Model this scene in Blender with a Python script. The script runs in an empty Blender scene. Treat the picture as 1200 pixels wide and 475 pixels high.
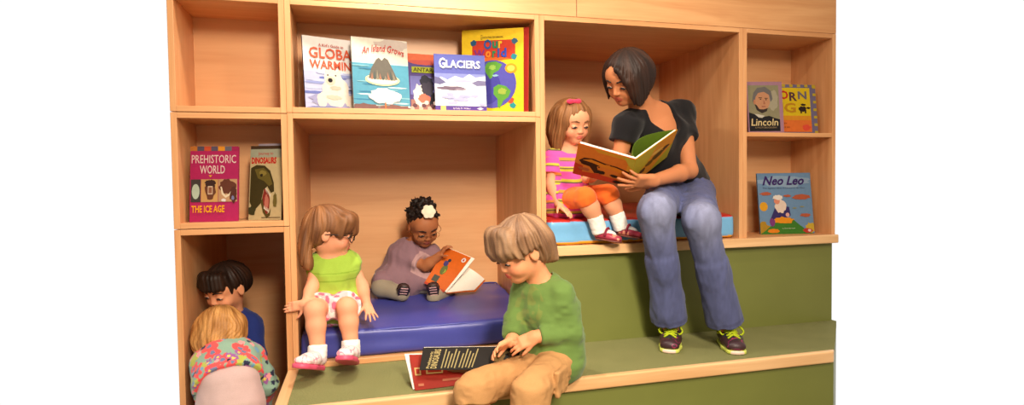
import bpy, bmesh, math, random
import numpy as np
from mathutils import Matrix, Vector
random.seed(7)
SC = bpy.context.scene
COL = SC.collection
PI = math.pi

# ------------------------------------------------------------------ camera
CAM_F, CAM_YAW, CAM_PITCH, CAM_ROLL = 674.2169, .2594, -.0338, -.0136
CAM = np.array([.29, -2.4147, .733])
_fw = np.array([math.sin(CAM_YAW)*math.cos(CAM_PITCH), math.cos(CAM_YAW)*math.cos(CAM_PITCH), math.sin(CAM_PITCH)])
_r0 = np.array([math.cos(CAM_YAW), -math.sin(CAM_YAW), 0.])
_u0 = np.cross(_r0, _fw)
_rt = math.cos(CAM_ROLL)*_r0 + math.sin(CAM_ROLL)*_u0
_up = -math.sin(CAM_ROLL)*_r0 + math.cos(CAM_ROLL)*_u0

def at(u, v, Y):
    """the point of the room that the photo shows at (u, v), at depth Y"""
    d = _fw + _rt*(u-600)/CAM_F - _up*(v-237.5)/CAM_F
    return CAM + d*(Y-CAM[1])/d[1]

SIDE = np.array([math.cos(.2594), -math.sin(.2594), 0.])     # to the right along the photo
TOW = np.array([-math.sin(.2594), -math.cos(.2594), 0.])     # out of the nook towards the room
UPV = np.array([0., 0., 1.])
def dv(r, u, t):
    d = SIDE*r + UPV*u + TOW*t
    return d/np.linalg.norm(d)
def nrm(v):
    v = np.asarray(v, float); return v/np.linalg.norm(v)
A = lambda *v: np.array(v, float)
def lerp(a, b, t): return a + (b-a)*t

# ------------------------------------------------------------------ materials
def s2l(c):
    return tuple(((x/255.)/12.92 if x/255. <= .04045 else ((x/255.+.055)/1.055)**2.4) for x in c)

def new_mat(name):
    m = bpy.data.materials.new(name); m.use_nodes = True
    nt = m.node_tree; b = nt.nodes['Principled BSDF']
    return m, nt, b

def plain(name, rgb, rough=.6, var=.12, scale=30., bump=0., spec=.4, sheen=0., metal=0., trans=0.):
    """a colour with a little procedural mottling and optional fine bump"""
    m, nt, b = new_mat(name)
    c = s2l(rgb)
    tc = nt.nodes.new('ShaderNodeTexCoord'); nz = nt.nodes.new('ShaderNodeTexNoise')
    nz.inputs['Scale'].default_value = scale; nz.inputs['Detail'].default_value = 4
    rp = nt.nodes.new('ShaderNodeValToRGB')
    rp.color_ramp.elements[0].position = .3; rp.color_ramp.elements[1].position = .7
    rp.color_ramp.elements[0].color = tuple(x*(1-var) for x in c)+(1,)
    rp.color_ramp.elements[1].color = tuple(min(1, x*(1+var)) for x in c)+(1,)
    L = nt.links.new
    L(tc.outputs['Object'], nz.inputs['Vector']); L(nz.outputs['Fac'], rp.inputs['Fac']); L(rp.outputs['Color'], b.inputs['Base Color'])
    b.inputs['Roughness'].default_value = rough; b.inputs['Specular IOR Level'].default_value = spec
    b.inputs['Sheen Weight'].default_value = sheen; b.inputs['Metallic'].default_value = metal
    b.inputs['Transmission Weight'].default_value = trans
    if bump:
        bp = nt.nodes.new('ShaderNodeBump'); bp.inputs['Strength'].default_value = bump; bp.inputs['Distance'].default_value = .003
        L(nz.outputs['Fac'], bp.inputs['Height']); L(bp.outputs['Normal'], b.inputs['Normal'])
    return m

def attr_mat(name, rough=.6, spec=.35, sss=0., sheen=0., bump=0., bscale=200., var=.08):
    """colour comes from the mesh's own pattern ('Col'), fine weave / pore bump from noise"""
    m, nt, b = new_mat(name); L = nt.links.new
    a = nt.nodes.new('ShaderNodeAttribute'); a.attribute_name = 'Col'
    tc = nt.nodes.new('ShaderNodeTexCoord'); nz = nt.nodes.new('ShaderNodeTexNoise')
    nz.inputs['Scale'].default_value = bscale; nz.inputs['Detail'].default_value = 3
    L(tc.outputs['Object'], nz.inputs['Vector'])
    mr = nt.nodes.new('ShaderNodeMapRange'); mr.inputs['From Min'].default_value = .25; mr.inputs['From Max'].default_value = .75
    mr.inputs['To Min'].default_value = 1-var; mr.inputs['To Max'].default_value = 1+var
    L(nz.outputs['Fac'], mr.inputs['Value'])
    mx = nt.nodes.new('ShaderNodeVectorMath'); mx.operation = 'SCALE'
    L(a.outputs['Color'], mx.inputs[0]); L(mr.outputs['Result'], mx.inputs['Scale']); L(mx.outputs['Vector'], b.inputs['Base Color'])
    b.inputs['Roughness'].default_value = rough; b.inputs['Specular IOR Level'].default_value = spec
    b.inputs['Sheen Weight'].default_value = sheen
    if sss:
        b.inputs['Subsurface Weight'].default_value = sss; b.inputs['Subsurface Radius'].default_value = (1., .35, .18)
        b.inputs['Subsurface Scale'].default_value = .006
    if bump:
        bp = nt.nodes.new('ShaderNodeBump'); bp.inputs['Strength'].default_value = bump; bp.inputs['Distance'].default_value = .002
        L(nz.outputs['Fac'], bp.inputs['Height']); L(bp.outputs['Normal'], b.inputs['Normal'])
    return m

def wood(name, axis, light=(226, 170, 118), dark=(208, 146, 95), rough=.38, flake=1.):
    """clear-finished birch plywood, the grain running along axis"""
    m, nt, b = new_mat(name); L = nt.links.new
    tc = nt.nodes.new('ShaderNodeTexCoord')
    mp = nt.nodes.new('ShaderNodeMapping'); sc = [9., 9., 9.]; sc['xyz'.index(axis)] = .9
    mp.inputs['Scale'].default_value = sc
    L(tc.outputs['Object'], mp.inputs['Vector'])
    n1 = nt.nodes.new('ShaderNodeTexNoise'); n1.inputs['Scale'].default_value = 1.6; n1.inputs['Detail'].default_value = 8; n1.inputs['Distortion'].default_value = 1.1
    L(mp.outputs['Vector'], n1.inputs['Vector'])
    mp2 = nt.nodes.new('ShaderNodeMapping'); sc = [120., 120., 120.]; sc['xyz'.index(axis)] = 5.
    mp2.inputs['Scale'].default_value = sc; L(tc.outputs['Object'], mp2.inputs['Vector'])
    n2 = nt.nodes.new('ShaderNodeTexNoise'); n2.inputs['Scale'].default_value = 1.; n2.inputs['Detail'].default_value = 4
    L(mp2.outputs['Vector'], n2.inputs['Vector'])
    ad = nt.nodes.new('ShaderNodeMath'); ad.operation = 'MULTIPLY_ADD'; ad.inputs[1].default_value = .35
    L(n2.outputs['Fac'], ad.inputs[0]); L(n1.outputs['Fac'], ad.inputs[2])
    rp = nt.nodes.new('ShaderNodeValToRGB'); e = rp.color_ramp.elements
    e[0].position = .48; e[0].color = s2l(dark)+(1,); e[1].position = .86; e[1].color = s2l(light)+(1,)
    L(ad.outputs['Value'], rp.inputs['Fac'])
    # the odd darker mineral streak
    n3 = nt.nodes.new('ShaderNodeTexNoise'); n3.inputs['Scale'].default_value = .55; n3.inputs['Detail'].default_value = 2
    L(mp.outputs['Vector'], n3.inputs['Vector'])
    r3 = nt.nodes.new('ShaderNodeValToRGB'); r3.color_ramp.elements[0].position = .68; r3.color_ramp.elements[1].position = .8
    r3.color_ramp.elements[0].color = (1, 1, 1, 1); r3.color_ramp.elements[1].color = (.72, .6, .5, 1)
    L(n3.outputs['Fac'], r3.inputs['Fac'])
    mx = nt.nodes.new('ShaderNodeMix'); mx.data_type = 'RGBA'; mx.blend_type = 'MULTIPLY'; mx.inputs[0].default_value = flake
    L(rp.outputs['Color'], mx.inputs[6]); L(r3.outputs['Color'], mx.inputs[7]); L(mx.outputs[2], b.inputs['Base Color'])
    b.inputs['Roughness'].default_value = rough; b.inputs['Specular IOR Level'].default_value = .35
    bp = nt.nodes.new('ShaderNodeBump'); bp.inputs['Strength'].default_value = .06; bp.inputs['Distance'].default_value = .002
    L(n2.outputs['Fac'], bp.inputs['Height']); L(bp.outputs['Normal'], b.inputs['Normal'])
    return m

_flat = {}
def ink(rgb, rough=.5):
    k = (tuple(rgb), rough)
    if k not in _flat:
        _flat[k] = plain('printed_ink', tuple(x*.84 for x in rgb), rough, .05, 60., spec=.12)
    return _flat[k]

# ------------------------------------------------------------------ object helpers
def link(o, parent=None, **props):
    COL.objects.link(o)
    if parent is not None: o.parent = parent
    for k, v in props.items(): o[k] = v
    return o

def thing(name, label, cat, loc=(0, 0, 0), rot=(0, 0, 0), group=None):
    o = bpy.data.objects.new(name, None); o.empty_display_size = .05
    o.location = loc; o.rotation_euler = rot
    link(o, label=label, category=cat)
    if group: o['group'] = group
    return o

def mesh_obj(name, verts, faces, mats, parent=None, smooth=False, midx=None, col=None):
    me = bpy.data.meshes.new(name)
    me.from_pydata([tuple(map(float, v)) for v in verts], [], [tuple(int(i) for i in f) for f in faces])
    for m in (mats if isinstance(mats, (list, tuple)) else [mats]): me.materials.append(m)
    if midx is not None: me.polygons.foreach_set('material_index', midx)
    if smooth: me.polygons.foreach_set('use_smooth', [True]*len(me.polygons))
    if col is not None:
        a = me.color_attributes.new('Col', 'FLOAT_COLOR', 'POINT')
        a.data.foreach_set('color', np.concatenate([col, np.ones((len(col), 1))], 1).astype(np.float32).ravel())
    me.update()
    return link(bpy.data.objects.new(name, me), parent)

def bm_obj(name, bm, mats, parent=None, smooth=False):
    me = bpy.data.meshes.new(name); bmesh.ops.recalc_face_normals(bm, faces=bm.faces[:]); bm.to_mesh(me); bm.free()
    for m in (mats if isinstance(mats, (list, tuple)) else [mats]): me.materials.append(m)
    if smooth: me.polygons.foreach_set('use_smooth', [True]*len(me.polygons))
    return link(bpy.data.objects.new(name, me), parent)

def add_box(bm, x0, x1, y0, y1, z0, z1, bev=.0015, seg=2):
    r = bmesh.ops.create_cube(bm, size=1.)
    vs = r['verts']
    for v in vs:
        v.co = Vector((lerp(x0, x1, v.co.x+.5), lerp(y0, y1, v.co.y+.5), lerp(z0, z1, v.co.z+.5)))
    if bev:
        es = list({e for v in vs for e in v.link_edges})
        bmesh.ops.bevel(bm, geom=es, offset=bev, segments=seg, affect='EDGES', profile=.5)

def board(name, x0, x1, y0, y1, z0, z1, mat, parent=None, bev=.0015):
    bm = bmesh.new(); add_box(bm, x0, x1, y0, y1, z0, z1, bev)
    return bm_obj(name, bm, mat, parent)

# ------------------------------------------------------------------ soft shapes: one continuous surface grown from many blended volumes
def _lat(ix, iy, iz, seed):
    n = (ix*374761393 + iy*668265263 + iz*2147483647 + seed*144665) & 0xffffffff
    n = ((n ^ (n >> 13))*1274126177) & 0xffffffff
    return ((n ^ (n >> 16)) & 0xffff)/32767.5-1
def noise3(P, seed=0):
    i = np.floor(P).astype(np.int64); f = P-i; f = f*f*(3-2*f)
    o = 0
    for dx in (0, 1):
        wx = f[..., 0] if dx else 1-f[..., 0]
        for dy in (0, 1):
            wy = f[..., 1] if dy else 1-f[..., 1]
            for dz in (0, 1):
                wz = f[..., 2] if dz else 1-f[..., 2]
                o = o + wx*wy*wz*_lat(i[..., 0]+dx, i[..., 1]+dy, i[..., 2]+dz, seed)
    return o

def cap(a, b, ra, rb=None):
    a, b = A(*a), A(*b); rb = ra if rb is None else rb; ba = b-a; L2 = max(ba@ba, 1e-12)
    def f(P):
        t = np.clip(((P-a)@ba)/L2, 0, 1)
        return np.linalg.norm(P-a-t[..., None]*ba, axis=-1)-(ra+(rb-ra)*t)
    f.pts = [(a, ra), (b, rb)]; return f
def ell(c, r, M=None):
    c, r = A(*c), A(*r); M = np.eye(3) if M is None else np.asarray(M)
    def f(P):
        q = (P-c)@M; k0 = np.linalg.norm(q/r, axis=-1); k1 = np.linalg.norm(q/(r*r), axis=-1)
        return k0*(k0-1)/np.maximum(k1, 1e-9)
    f.pts = [(c, max(r))]; return f
def ecap(a, b, side, ra, rb):
    """capsule of elliptical section: (half width along side, half depth)"""
    a, b = A(*a), A(*b); ba = b-a; L = np.linalg.norm(ba); ax = ba/L
    s = A(*side); s = nrm(s-ax*(s@ax)); d = np.cross(ax, s)
    def f(P):
        q = P-a; z = q@ax; t = np.clip(z/L, 0, 1); w = ra[0]+(rb[0]-ra[0])*t; h = ra[1]+(rb[1]-ra[1])*t
        z = z-t*L; m = np.minimum(w, h)
        x, y = q@s, q@d
        k0 = np.sqrt((x/w)**2+(y/h)**2+(z/m)**2); k1 = np.sqrt((x/w**2)**2+(y/h**2)**2+(z/m**2)**2)
        return k0*(k0-1)/np.maximum(k1, 1e-9)
    f.pts = [(a, max(ra)), (b, max(rb))]; return f
def cyl(a, b, ra, rb, rnd=.004, side=None, asp=1.):
    """cone with flat ends (a sleeve or a trouser leg); asp flattens it across side"""
    a, b = A(*a), A(*b); ba = b-a; L = np.linalg.norm(ba); ax = ba/L
    if side is not None: s = A(*side); s = nrm(s-ax*(s@ax))
    def f(P):
        q = P-a; z = q@ax; t = np.clip(z/L, 0, 1); p = q-z[..., None]*ax
        if side is not None:
            x = p@s; p = p+np.outer(x.ravel(), s).reshape(p.shape)*(asp-1)
        dr = np.linalg.norm(p, axis=-1)-(ra+(rb-ra)*t)+rnd; dz = np.abs(z-L/2)-L/2+rnd
        return np.minimum(np.maximum(dr, dz), 0)+np.sqrt(np.maximum(dr, 0)**2+np.maximum(dz, 0)**2)-rnd
    f.pts = [(a, ra*1.3), (b, rb*1.3)]; return f
def rbox(c, h, M=None, rnd=.01):
    c, h = A(*c), A(*h); M = np.eye(3) if M is None else np.asarray(M)
    def f(P):
        q = np.abs((P-c)@M)-h+rnd
        return np.linalg.norm(np.maximum(q, 0), axis=-1)+np.minimum(q.max(-1), 0)-rnd
    f.pts = [(c, float(np.linalg.norm(h)))]; return f
def half(p, n):
    """keep the side away from n"""
    p, n = A(*p), nrm(n)
    def f(P): return (P-p)@n
    return f

class Field:
    def __init__(s): s.p = []; s.disp = None; s.dmax = 0
    def u(s, f, k=.01): s.p.append(('u', k, f)); return s
    def cut(s, f, k=.004): s.p.append(('s', k, f)); return s
    def keep(s, f, k=.003): s.p.append(('i', k, f)); return s
    def ev(s, P, idx=None):
        d = None
        for i in (range(len(s.p)) if idx is None else idx):
            op, k, f = s.p[i]; e = f(P)
            if op == 'u':
                if d is None: d = e
                else:
                    h = np.maximum(k-np.abs(d-e), 0)/k; d = np.minimum(d, e)-h*h*k*.25
            elif d is not None:
                if op == 's': e = -e
                h = np.maximum(k-np.abs(d-e), 0)/k; d = np.maximum(d, e)+h*h*k*.25
        if d is None: d = np.full(P.shape[:-1], 1.)
        if s.disp is not None: d = d+s.disp(P)
        return d
    def mesh(s, h, relax=2):
        n = 10
        pts = [q for op, k, f in s.p if op == 'u' for q in f.pts]
        lo = np.min([c-r for c, r in pts], 0)-4*h-s.dmax-.012; hi = np.max([c+r for c, r in pts], 0)+4*h+s.dmax+.012
        nb = np.ceil((hi-lo)/(h*n)).astype(int); Rb = math.sqrt(3)/2*n*h
        g = np.stack(np.meshgrid(*[np.arange(k) for k in nb], indexing='ij'), -1).reshape(-1, 3)
        Cn = lo+(g+.5)*n*h
        D = np.stack([f(Cn) for op, k, f in s.p]); isu = np.array([op == 'u' for op, k, f in s.p]); K = np.array([k for op, k, f in s.p])
        mu = D[isu].min(0); near = np.abs(D) < (1.4*Rb+K[:, None]+s.dmax)
        act = (mu < 1.3*Rb+K[isu].max()*.5+s.dmax) & ((mu > -1.6*Rb-s.dmax-K[isu].max()) | near[~isu].any(0))
        dims = nb*n+3
        loc = np.stack(np.meshgrid(*[np.arange(n+1)]*3, indexing='ij'), -1)
        Vk, Vp, Q = [], [], []
        key = lambda c: (c[..., 0]*dims[1]+c[..., 1])*dims[2]+c[..., 2]
        cor = [(a, b, c) for a in (0, 1) for b in (0, 1) for c in (0, 1)]
        edges = [(i, j) for i in range(8) for j in range(i+1, 8) if bin(i ^ j).count('1') == 1]
        for bi in np.nonzero(act)[0]:
            idx = [i for i in range(len(s.p)) if (not isu[i]) or D[i, bi] < max(1.6*Rb, mu[bi]+2.6*Rb)+K[i]+s.dmax]
            base = g[bi]*n; P = lo+(base+loc)*h
            d = s.ev(P, idx); sg = d < 0
            if sg.all() or not sg.any(): continue
            cs = np.stack([sg[a:a+n, b:b+n, c:c+n] for a, b, c in cor]); cnt = cs.sum(0)
            ci = np.argwhere((cnt > 0) & (cnt < 8))
            dv8 = np.stack([d[ci[:, 0]+a, ci[:, 1]+b, ci[:, 2]+c] for a, b, c in cor], 1)
            acc = np.zeros((len(ci), 3)); w = np.zeros(len(ci))
            for i, j in edges:
                a, b = dv8[:, i], dv8[:, j]; x = (a < 0) != (b < 0)
                t = np.where(x, a/np.where(x, a-b, 1), 0)
                p = A(*cor[i])+t[:, None]*(A(*cor[j])-A(*cor[i]))
                acc += p*x[:, None]; w += x
            Vk.append(key(ci+base)); Vp.append(lo+(base+ci+acc/w[:, None])*h)
            for ax in range(3):
                e = [0, 0, 0]; e[ax] = 1
                a = sg[:n, :n, :n]; b = sg[e[0]:n+e[0], e[1]:n+e[1], e[2]:n+e[2]]
                q = np.argwhere(a != b)
                if not len(q): continue
                ins = a[q[:, 0], q[:, 1], q[:, 2]]; q = q+base
                b1 = np.zeros(3, int); b2 = np.zeros(3, int); b1[(ax+1) % 3] = 1; b2[(ax+2) % 3] = 1
                qd = np.stack([key(q-b1-b2), key(q-b2), key(q), key(q-b1)], 1)
                qd[~ins] = qd[~ins][:, ::-1]
                Q.append(qd)
        K_ = np.concatenate(Vk); V = np.concatenate(Vp); Q = np.concatenate(Q)
        o = np.argsort(K_); K_, V = K_[o], V[o]
        pos = np.searchsorted(K_, Q); pos = np.minimum(pos, len(K_)-1)
        ok = (K_[pos] == Q).all(1); F = pos[ok]
        for _ in range(relax):
            S = np.zeros_like(V); c = np.zeros(len(V))
            for i in range(4):
                a, b = F[:, i], F[:, (i+1) % 4]
                for k in range(3): S[:, k] += np.bincount(a, V[b, k], len(V))+np.bincount(b, V[a, k], len(V))
                c += np.bincount(a, minlength=len(V))+np.bincount(b, minlength=len(V))
            V = V+.5*(S/np.maximum(c, 1)[:, None]-V)
        return V, F
    def obj(s, name, h, mat, parent, color=None, relax=2):
        V, F = s.mesh(h, relax)
        me = bpy.data.meshes.new(name)
        me.vertices.add(len(V)); me.vertices.foreach_set('co', V.astype(np.float32).ravel())
        me.loops.add(len(F)*4); me.loops.foreach_set('vertex_index', F.astype(np.int32).ravel())
        me.polygons.add(len(F)); me.polygons.foreach_set('loop_start', np.arange(0, len(F)*4, 4, dtype=np.int32))
        me.polygons.foreach_set('loop_total', np.full(len(F), 4, np.int32))
        me.polygons.foreach_set('use_smooth', np.ones(len(F), bool))
        me.update(calc_edges=True); me.validate()
        me.materials.append(mat)
        if color is not None:
            c = color(V) if callable(color) else np.tile(A(*color), (len(V), 1))
            a = me.color_attributes.new('Col', 'FLOAT_COLOR', 'POINT')
            a.data.foreach_set('color', np.concatenate([c, np.ones((len(c), 1))], 1).astype(np.float32).ravel())
        o = bpy.data.objects.new(name, me); link(o, parent)
        if parent is not None: o.matrix_parent_inverse = parent_world(parent).inverted()
        return o
def parent_world(p):
    """parts hold their points in room coordinates, sub-parts hang on parts that sit at the origin"""
    return Matrix.LocRotScale(p.location, p.rotation_euler, p.scale) if p.parent is None else Matrix.Identity(4)
# ================================================================== the setting and the built-in shelving
XL, XA, XAm, XA2 = -.365, 0., .022, .044
XB1, XBm, XB2 = 1.041, 1.065, 1.0895
XC1, XCm, XC2 = 2.0686, 2.0936, 2.1188
XR = 2.6174
ZT, PLY = 1.4428, .022
DN, DU, DR = .775, .278, .30
STEP = .4033

W_X = wood('birch_plywood_long_grain', 'x'); W_Z = wood('birch_plywood_upright_grain', 'z'); W_Y = wood('birch_plywood_deep_grain', 'y')
W_BACK = wood('birch_back_panel', 'x', (226, 172, 121), (217, 159, 108))
W_EDGE = wood('birch_edge', 'x', (232, 180, 120), (214, 156, 94), flake=.3); W_EDGEZ = wood('birch_edge_upright', 'z', (232, 180, 120), (214, 156, 94), flake=.3)
NOSE = wood('oak_nosing', 'x', (236, 192, 142), (216, 166, 114), .33, .4)
NOSE_Y = wood('oak_nosing_return', 'y', (236, 192, 142), (216, 166, 114), .33, .4)
GREEN = plain('olive_laminate', (116, 121, 60), .42, .03, 6., spec=.4)

def carpet_mat():
    m, nt, b = new_mat('green_carpet'); L = nt.links.new
    tc = nt.nodes.new('ShaderNodeTexCoord')
    n1 = nt.nodes.new('ShaderNodeTexNoise'); n1.inputs['Scale'].default_value = 270; n1.inputs['Detail'].default_value = 4; n1.inputs['Roughness'].default_value = .8
    n2 = nt.nodes.new('ShaderNodeTexNoise'); n2.inputs['Scale'].default_value = 9; n2.inputs['Detail'].default_value = 2
    L(tc.outputs['Object'], n1.inputs['Vector']); L(tc.outputs['Object'], n2.inputs['Vector'])
    rp = nt.nodes.new('ShaderNodeValToRGB'); e = rp.color_ramp.elements
    e[0].position = .32; e[0].color = s2l((84, 86, 48))+(1,); e[1].position = .68; e[1].color = s2l((166, 164, 110))+(1,)
    L(n1.outputs['Fac'], rp.inputs['Fac']); 
    mr = nt.nodes.new('ShaderNodeMapRange'); mr.inputs['To Min'].default_value = .88; mr.inputs['To Max'].default_value = 1.1
    L(n2.outputs['Fac'], mr.inputs['Value'])
    vm = nt.nodes.new('ShaderNodeVectorMath'); vm.operation = 'SCALE'; L(rp.outputs['Color'], vm.inputs[0]); L(mr.outputs['Result'], vm.inputs['Scale'])
    L(vm.outputs['Vector'], b.inputs['Base Color']); b.inputs['Roughness'].default_value = .95; b.inputs['Specular IOR Level'].default_value = .1
    bp = nt.nodes.new('ShaderNodeBump'); bp.inputs['Strength'].default_value = .6; bp.inputs['Distance'].default_value = .004
    L(n1.outputs['Fac'], bp.inputs['Height']); L(bp.outputs['Normal'], b.inputs['Normal'])
    return m
CARPET = carpet_mat()
FLOORM = plain('floor_carpet', (120, 116, 84), .95, .25, 120., bump=.4, spec=.1)

def prism(name, poly, z0, z1, mat, parent=None, bev=0.):
    bm = bmesh.new(); n = len(poly)
    lo = [bm.verts.new((x, y, z0)) for x, y in poly]; hi = [bm.verts.new((x, y, z1)) for x, y in poly]
    bm.faces.new(lo[::-1]); bm.faces.new(hi)
    for i in range(n): bm.faces.new((lo[i], lo[(i+1) % n], hi[(i+1) % n], hi[i]))
    if bev: bmesh.ops.bevel(bm, geom=bm.edges[:], offset=bev, segments=3, affect='EDGES', profile=.5)
    return bm_obj(name, bm, mat, parent)

def shelf_box(label, x0, x1, z0, z1, d, shelf=None, plinth=0):
    t = thing('shelf_unit', label, 'shelving', (x0, 0, z0), group=None)
    w, h = x1-x0, z1-z0
    e = .0003                                        # the boxes touch, with a hairline between them
    board('side_panel', e, PLY, 0, d, e, h-e, W_Z, t)
    board('side_panel', w-PLY, w-e, 0, d, e, h-e, W_Z, t)
    board('top_panel', PLY, w-PLY, 0, d, h-PLY, h-e, W_X, t)
    board('bottom_panel', PLY, w-PLY, 0, d, e, PLY, W_X, t)
    board('back_panel', PLY, w-PLY, d-.010, d, PLY, h-PLY, W_BACK, t, 0)
    if shelf: board('shelf', PLY, w-PLY, .002, d-.010, shelf-z0-.0205, shelf-z0, W_X, t)
    return t

shelf_box('empty wooden cubby at the upper left corner above the dinosaur book', XL-PLY, XAm, 1.0185, ZT+PLY, DU)
shelf_box('wooden cubby holding the pink ice age book and the dinosaur book', XL-PLY, XAm, .5755, 1.0165, DU)
shelf_box('dark low wooden cubby at lower left where two children crouch', XL-PLY, XAm, -.4495, .5735, DN)
shelf_box('wide wooden shelf cubby holding five books above the blue cushion', XAm, XBm, 1.0215, ZT+PLY, DU)
shelf_box('open wooden reading nook lined around the blue cushion', XAm, XBm, 0.0005, 1.0205, DN)
shelf_box('tall wooden reading nook where the woman sits', XBm, XCm, .4275, ZT+PLY, DN)
shelf_box('narrow wooden bookcase at right with one middle shelf', XCm, XR+PLY, .4275, ZT+PLY, DR, shelf=.9648)

# bench under the right-hand boxes: olive riser and a wooden nosing
b = thing('bench_base', 'olive green bench front with a wooden front edge under the woman', 'bench', (XBm, .02, 0))
board('riser_panel', .001, XR+PLY-XBm, 0, .02, .0001, .4066, GREEN, b, 0)
board('nosing', .002, XR+PLY-XBm, -.044, -.0205, .4065, .4495, NOSE, b, .004)
board('nosing_backing', .002, XR+PLY-XBm, -.0195, 0.0, .4066, .4268, W_X, b, .001)
board('frame_rail', 0.002, XR+PLY-XBm, .02, .06, .36, .4268, W_X, b, .001)
board('frame_rail', 0.002, XR+PLY-XBm, .5, .54, .0008, .4268, W_X, b, .001)

# the carpeted step, its right end mitred at forty-five degrees
XE = 2.245
st = thing('carpeted_step', 'low step with green carpet, wooden nosing and olive green front', 'step', (0, 0, 0))
prism('carpet', [(XA2-.002, -STEP), (XE, -STEP), (XE+.405, 0.0), (XE+.405, .045), (XA2-.002, .045)], -.03, 0, CARPET, st)
N1 = .028
prism('nosing', [(-.002, -STEP-N1), (XE-N1, -STEP-N1), (XE, -STEP), (-.002, -STEP)], -.047, .003, NOSE, st, .007)
prism('side_edging', [(0.0012, -STEP+.001), (XA2-.002, -STEP+.001), (XA2-.002, -.001), (0.0012, -.001)], -.047, .003, NOSE_Y, st, .004)
prism('riser_panel', [(.002, -STEP-.006), (XE-.008, -STEP-.006), (XE-.008+.02, -STEP+.014), (.002, -STEP+.014)], -.4495, -.047, GREEN, st)
prism('end_panel', [(XE, -STEP+.015), (XE+.40, -.004), (XE+.38, -.004), (XE-.02, -STEP+.015)], -.4495, -.047, GREEN, st)
prism('side_panel', [(.002, -STEP+.016), (.022, -STEP+.016), (.022, -.002), (.002, -.002)], -.4495, -.047, W_Y, st)

# plain panelling over the shelving, in two lengths with a joint between them
f1 = board('trim_1', XL-PLY, 1.2385, 0, .02, ZT+PLY+.001, 2.02, W_X); f1['kind'] = 'structure'
f2 = board('trim_2', 1.2415, XR+PLY, 0, .02, ZT+PLY+.001, 2.02, W_X); f2['kind'] = 'structure'
fl = board('floor', XL-PLY, XR+PLY, -3.2, .9, -.50, -.45, FLOORM, bev=0); fl['kind'] = 'structure'
# ================================================================== people: tools
SKIN = attr_mat('skin', .58, .25, sss=.12, bump=.05, bscale=400, var=.04)
HAIR = attr_mat('hair', .55, .3, bump=.35, bscale=260, var=.12)
KNIT = attr_mat('cotton_jersey', .85, .2, sheen=.15, bump=.25, bscale=420, var=.07)
DENIM = attr_mat('denim', .85, .2, sheen=.1, bump=.5, bscale=520, var=.16)
TWILL = attr_mat('cotton_twill', .85, .2, bump=.35, bscale=480, var=.09)
SHOE = attr_mat('shoe_upper', .45, .45, bump=.1, bscale=300, var=.06)
EYEM = attr_mat('eye', .15, .6, var=.0)
lin = lambda *c: A(*s2l(c))

def shifted(p, *o): return p+A(*o)

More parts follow.
